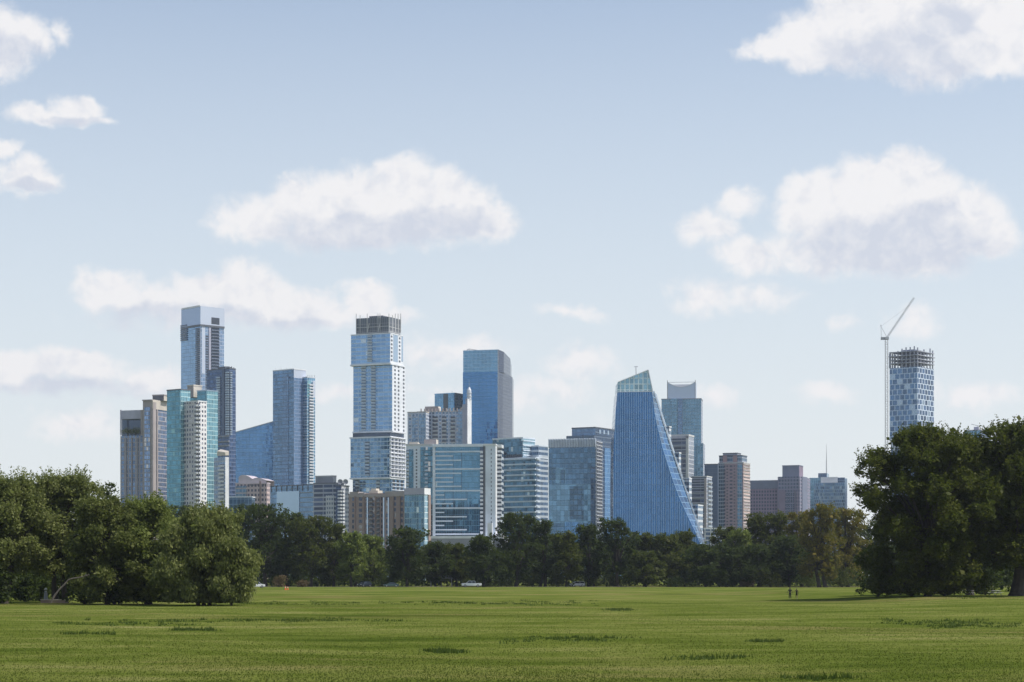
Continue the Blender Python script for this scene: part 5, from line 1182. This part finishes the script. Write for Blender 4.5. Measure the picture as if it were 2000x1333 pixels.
def make_vehicle(kind, name, label, cat, px, Y, paint, rz=0.0, group=None):
    p = PROF[kind]; X = PXX(px, Y); zg = float(gz(X, Y)) + .02
    rt = empty(name, (X, Y, zg), rz, label, cat, group)
    extr(p['body'], p['w'], M[paint]).build('body', rt)
    extr(p['cab'], p['w'] - .12, M['window'], .22).build('window', rt)
    c = p['cab']; zt = max(q[1] for q in c)
    mb = MB(); xa, xb = c[1][0] - .05, c[-2][0] + .05; w2 = p['w'] / 2 - .26
    mb.box(xa, xb, -w2, w2, zt - .02, zt + .05, M[paint])
    for s in (-1, 1):
        ytop, ybot = s * (p['w'] / 2 - .27), s * (p['w'] / 2 - .05)
        for (x0, z0), (x1, z1) in ((c[0], c[1]), (c[-1], c[-2])): mb.bar((x0, ybot, z0), (x1, ytop, z1), .06, M[paint])
        xm = (xa + xb) / 2; mb.bar((xm, ybot, c[0][1]), (xm, ytop, zt), .05, M[paint])
        mb.bar((xa, ytop, zt), (xb, ytop, zt), .05, M[paint])
    mb.build('roof', rt)
    if kind == 'pickup':
        mb = MB(); mb.box(1.15, 2.85, -.8, .8, 1.145, 1.165, M['bumper']); mb.build('cargo_bed', rt)
    tm = MB(); N = 18; r = p['r']
    def disc(mb, r, y0, y1, m):
        A = [(r * math.cos(2*math.pi*k/N), y0, r * math.sin(2*math.pi*k/N)) for k in range(N)]; B = [(x, y1, z) for x, _, z in A]
        for k in range(N): j = (k + 1) % N; mb.face([A[k], A[j], B[j], B[k]], m)
        mb.face(A[::-1], m); mb.face(B, m)
    disc(tm, r, -.13, .13, M['tyre']); rm = MB(); disc(rm, r * .6, -.145, .145, M['rim'])
    fw = fr = None
    for x in p['wx']:
        for s in (-1, 1):
            if fw is None: fw = tm.build('wheel', rt, (0, 0, 0), (x, s * (p['w'] / 2 - .10), r)); fr = rm.build('rim', fw)
            else:
                c_ = fw.copy(); COL.objects.link(c_); c_.location = (x, s * (p['w'] / 2 - .10), r); d_ = fr.copy(); COL.objects.link(d_); d_.parent = c_
    zb = p['body'][1][1]
    for nm, xx, mt in (('headlight', p['body'][1][0] - .01, 'lampw'), ('tail_light', -p['body'][1][0] - .06, 'lampr')):
        for s in (-1, 1):
            mb = MB(); mb.box(xx, xx + .08, s * .68 - .16, s * .68 + .16, zb - .12, zb + .06, M[mt]); mb.build(nm, rt)
    mb = MB(); mb.box(-p['L'] / 2 - .04, -p['L'] / 2 + .1, -.8, .8, .34, .52, M['bumper']); mb.build('bumper', rt)
    return rt
GV = 'vehicles along the far edge of the meadow'
make_vehicle('pickup', 'parked_pickup', 'white crew cab pickup parked in front of the low trees', 'pickup truck', 921, 594, 'carwhite', 0.05, GV)
make_vehicle('suv', 'parked_car', 'white car half hidden at the right end of the left trees', 'car', 501, 560, 'carwhite', math.pi + .25, GV)
make_vehicle('suv', 'parked_car', 'dark blue car, left of the two dark cars at the far edge', 'car', 712, 597, 'cardark', .9, GV)
make_vehicle('sedan', 'parked_car', 'dark slate sedan, right of the two dark cars at the far edge', 'car', 764, 597, 'carteal', .12, GV)
make_vehicle('suv', 'parked_car', 'white hatchback parked below the gridded edge of the fin topped office', 'car', 1127, 612, 'carwhite', .25, GV)

# ------------------------------------------------------------------ small things
M['orange'] = plain('traffic_orange', (.75, .13, .03), .5)
def cone(px, Y, h, label):
    X = PXX(px, Y); rt = empty('traffic_cone', (X, Y, float(gz(X, Y))), 0, label, 'traffic cone', 'orange cones by the dry bush')
    mb = MB(); mb.box(-h * .28, h * .28, -h * .28, h * .28, 0, .05, M['orange']); mb.build('base', rt)
    mb = MB(); mb.bar((0, 0, .04), (0, 0, h), h * .2, M['orange'], 12, h * .05); mb.build('cone_body', rt)
    mb = MB(); mb.bar((0, 0, h * .55), (0, 0, h * .72), h * .125, M['white'], 12, h * .098); mb.build('reflective_band', rt)
cone(557.5, 500, 1.05, 'large orange traffic cone in front of the dry bush, left of two'); cone(562, 505, .9, 'orange traffic cone in front of the dry bush, right of two')
# shelter behind the far trees
X, Y = PXX(862, 616), 616; rt = empty('park_shelter', (X, Y, 0), 0, 'small grey open shelter left of the white pickup, under the trees', 'shelter')
mb = MB(); mb.prism([(-3.6, -2), (3.6, -2), (3.6, 2), (-3.6, 2)], 2.5, 2.7, [M['grey']] * 4, M['grey'])
for s in (-1, 1): mb.face([(-3.6, s * 2, 2.7), (3.6, s * 2, 2.7), (2.6, 0, 3.5), (-2.6, 0, 3.5)] if s < 0 else [(3.6, 2, 2.7), (-3.6, 2, 2.7), (-2.6, 0, 3.5), (2.6, 0, 3.5)], M['grey'])
mb.face([(3.6, -2, 2.7), (3.6, 2, 2.7), (2.6, 0, 3.5)], M['grey']); mb.face([(-3.6, 2, 2.7), (-3.6, -2, 2.7), (-2.6, 0, 3.5)], M['grey']); mb.build('roof', rt)
for x in (-3.2, 0, 3.2):
    for y in (-1.7, 1.7): mb = MB(); mb.box(x - .12, x + .12, y - .12, y + .12, 0, 2.5, M['lav']); mb.build('post', rt)
mb = MB(); mb.box(-1.2, 1.2, -.4, .4, .7, .78, M['grey']); mb.box(-.1, .1, -.3, .3, 0, .7, M['grey']); mb.build('table', rt)
# pale post and low wall under the left trees
X, Y = PXX(89.5, 272), 272; rt = empty('fountain_post', (X, Y, float(gz(X, Y))), 0, 'pale narrow waisted post under the left trees beside the leaning trunk', 'post')
mb = MB(); mb.bar((0, 0, .3), (0, 0, 1.5), .30, M['grey'], 12, .17); mb.build('column', rt); mb = MB(); mb.bar((0, 0, 1.5), (0, 0, 1.6), .12, M['white'], 12, .2); mb.bar((0, 0, 1.75), (0, 0, 2.0), .2, M['white'], 12, .12); mb.build('cap', rt)
mb = MB(); mb.box(-.4, .4, -.4, .4, 0, .3, M['beige']); mb.build('plinth', rt)
Y = 268; X0_, X1_ = PXX(80, Y), PXX(131, Y); rt = empty('low_wall', ((X0_ + X1_) / 2, Y, float(gz((X0_ + X1_) / 2, Y))), 0, 'low reddish wall with a pale top under the left trees', 'wall')
mb = MB(); mb.box(-(X1_ - X0_) / 2, (X1_ - X0_) / 2, -.2, .2, -.1, .40, M['tan']); mb.build('wall_body', rt); mb = MB(); mb.box(-(X1_ - X0_) / 2 - .05, (X1_ - X0_) / 2 + .05, -.26, .26, .40, .48, M['cream']); mb.build('coping', rt)
# picnic table and kiosk under the right trees
def picnic(px, Y, label, rz=.1):
    X = PXX(px, Y); rt = empty('picnic_table', (X, Y, float(gz(X, Y))), rz, label, 'picnic table', 'things under the right trees')
    mb = MB(); [mb.box(-.9, .9, -.37 + .15 * i, -.24 + .15 * i, .72, .76, M['offwhite']) for i in range(5)]; mb.build('tabletop', rt)
    for s in (-1, 1):
        mb = MB(); mb.box(-.9, .9, s * .75 - .13, s * .75 + .13, .43, .47, M['offwhite']); mb.build('bench', rt)
        mb = MB(); mb.bar((s * .65, -.8, 0), (s * .65, .1, .72), .05, M['greydk']); mb.bar((s * .65, .8, 0), (s * .65, -.1, .72), .05, M['greydk']); mb.bar((s * .65, -.75, .42), (s * .65, .75, .42), .045, M['greydk']); mb.build('leg_frame', rt)
picnic(1890, 318, 'picnic table with pale boards under the big right tree'); picnic(1944, 322, 'picnic table just left of the thick right trunk', .4)

# ------------------------------------------------------------------ the walking couple
SKIN = plain('skin', (.11, .065, .045), .6); HAIR = plain('dark_hair', (.015, .012, .01), .6); DRK = plain('black_shirt', (.008, .008, .010), .9); SHO = plain('dark_trousers', (.010, .012, .014), .9); SHOE = plain('pale_shoes', (.35, .36, .32), .6)
def skin_obj(name, parent, pts, edges, rad, mat, lv=2):
    me = bpy.data.meshes.new(name); me.from_pydata(pts, edges, []); o = link(name, me, parent); me.materials.append(mat)
    sk = o.modifiers.new('skin', 'SKIN'); sk.use_smooth_shade = True; ss = o.modifiers.new('sub', 'SUBSURF'); ss.levels = lv; ss.render_levels = lv
    for i, r in enumerate(rad): d = me.skin_vertices[0].data[i]; d.radius = r if isinstance(r, tuple) else (r, r)
    me.skin_vertices[0].data[0].use_root = True
    return o
def person(px, Y, H, label, pose, outfit, rz=0):
    X = PXX(px, Y); k = H / 1.75; rt = empty('person', (X, Y, float(gz(X, Y))), rz, label, 'person', None)
    S = lambda L: [(x * k, y * k, z * k) for x, y, z in L]
    lh, rh = pose['hands']; le, re_ = pose['elbows']; sl_, sr = .42, -.06   # stride: left leg forward (+y), right leg back
    J = S([(0, 0, .95), (0, 0, 1.12), (0, .01, 1.32), (0, .01, 1.47), (0, .015, 1.55), (0, .02, 1.66),      # 0-5 pelvis .. head
           (-.18, 0, 1.41), le, lh, (.18, 0, 1.41), re_, rh,                                                 # 6-11 arms
           (-.09, .01, .90), (-.10, .17, .50), (-.10, .14, .09), (-.10, .26, .03),                            # 12-15 left leg
           (.09, -.01, .90), (.10, -.02, .49), (.10, -.24, .12), (.10, -.12, .03)])                           # 16-19 right leg
    E = [(0,1),(1,2),(2,3),(3,4),(4,5),(3,6),(6,7),(7,8),(3,9),(9,10),(10,11),(0,12),(12,13),(13,14),(14,15),(0,16),(16,17),(17,18),(18,19)]
    rad = [(.14,.10),(.125,.09),(.15,.10),(.09,.07),.05,(.085,.10),.055,.04,.03,.055,.04,.03,.085,.058,.038,.035,.085,.058,.038,.035]
    rad = [tuple(q * k for q in r) if isinstance(r, tuple) else r * k for r in rad]
    # hands: palm and five fingers rooted at the wrists, in the same continuous mesh
    for hi, s in ((8, -1), (11, 1)):
        w_ = Vector(J[hi]); el_ = Vector(J[hi - 1]); d = (w_ - el_).normalized(); pr = Vector((0, 1, 0)); pr = (pr - d * pr.dot(d)).normalized()
        b0 = len(J); J.append(tuple(w_ + d * .06 * k)); E.append((hi, b0)); rad.append((.035 * k, .018 * k))
        for q in range(5):
            off = pr * (.028 - .017 * q) * k if q < 4 else pr * .045 * k; st = w_ + d * (.085 if q < 4 else .03) * k + off; L_ = (.05, .06, .055, .042, .035)[q] * k
            i0 = len(J); J.append(tuple(st)); J.append(tuple(st + d * L_ + Vector((-s * .012, 0, 0)) * k)); E += [(b0, i0), (i0, i0 + 1)]; rad += [.009 * k, .007 * k]
    body = skin_obj('body', rt, J, E, rad, SKIN)
    hd = Vector(J[5]); mb = MB()    # hair cap, nose and ears
    n1_, n2_ = 14, 8; P_ = lambda u, v_, r: (hd.x + r * .092 * k * math.cos(u) * math.cos(v_), hd.y - .01 * k + r * .108 * k * math.sin(u) * math.cos(v_), hd.z + .02 * k + r * .118 * k * math.sin(v_))
    for i in range(n1_):
        for j in range(n2_):
            u0, u1 = 2 * math.pi * i / n1_, 2 * math.pi * (i + 1) / n1_; um = (u0 + u1) / 2; lo = -.75 if math.sin(um) < .25 else .45
            v0, v1 = lo + (math.pi / 2 - lo) * j / n2_, lo + (math.pi / 2 - lo) * (j + 1) / n2_
            mb.face([P_(u0, v0, 1), P_(u1, v0, 1), P_(u1, v1, 1), P_(u0, v1, 1)], HAIR)
    mb.build('hair', rt, smooth=True)
    if outfit == 'man':
        idx = [0, 1, 2, 3, 6, 7, 9, 10]; ed = [(0,1),(1,2),(2,3),(3,4),(4,5),(3,6),(6,7)]
        pj = [J[i] for i in idx]; lp = lambda a, b, t_: tuple(Vector(a).lerp(Vector(b), t_)); pj[5] = lp(J[6], J[7], .75); pj[7] = lp(J[9], J[10], .75)
        skin_obj('shirt', rt, pj, ed, [(.158*k,.118*k),(.148*k,.108*k),(.172*k,.118*k),(.09*k,.08*k),.07*k,.056*k,.07*k,.056*k], DRK)
        pj = [J[0], J[12], J[13], lp(J[13], J[14], .9), J[16], J[17], lp(J[17], J[18], .9)]
        skin_obj('trousers', rt, pj, [(0,1),(1,2),(2,3),(0,4),(4,5),(5,6)], [(.15*k,.115*k),.105*k,.082*k,.062*k,.105*k,.082*k,.062*k], SHO)
    else:
        lp = lambda a, b, t_: tuple(Vector(a).lerp(Vector(b), t_))
        pj = [(0, 0, .62 * k), J[0], J[1], J[2], J[3], J[6], lp(J[6], J[7], .5), J[9], lp(J[9], J[10], .5)]
        skin_obj('dress', rt, pj, [(0,1),(1,2),(2,3),(3,4),(4,5),(5,6),(4,7),(7,8)], [(.22*k,.20*k),(.17*k,.13*k),(.14*k,.11*k),(.16*k,.115*k),(.085*k,.075*k),.065*k,.05*k,.065*k,.05*k], DRK)
    for (a_, b_) in ((14, 15), (18, 19)):
        A_, B_ = Vector(J[a_]), Vector(J[b_]); skin_obj('shoe', rt, [tuple(A_ + Vector((0, -.03, -.05)) * k), tuple(B_ + Vector((0, .03, 0)) * k)], [(0, 1)], [(.052*k,.05*k),(.048*k,.036*k)], SHOE, 1)
    return rt
person(1543, 312, 1.82, 'taller person in black shirt and trousers walking away across the grass', dict(elbows=((-.34, -.05, 1.16), (.33, .03, 1.14)), hands=((-.42, .05, .92), (.40, .12, .92))), 'man')
person(1556, 313, 1.62, 'shorter person in a dark dress walking away with left arm raised out', dict(elbows=((-.40, .03, 1.30), (.27, -.05, 1.14)), hands=((-.58, .06, 1.36), (.28, .08, .90))), 'woman')

# ------------------------------------------------------------------ air: closed box of thin even haze round everything
m = bpy.data.materials.new('haze_air'); m.use_nodes = True; nt = m.node_tree; nt.nodes.clear(); t = NT(nt)
pv = t.n.new('ShaderNodeVolumePrincipled'); oo = t.n.new('ShaderNodeOutputMaterial'); t.lk(pv.outputs[0], oo.inputs['Volume'])
pv.inputs['Color'].default_value = (.80, .88, 1.0, 1); pv.inputs['Density'].default_value = 0.00006; pv.inputs['Anisotropy'].default_value = .35
mb = MB(); mb.box(-2600, 2600, -300, 3000, -1.5, 330, m); o = mb.build('haze'); tag(o, 'thin pale blue summer haze in the air', 'haze', kind='stuff')
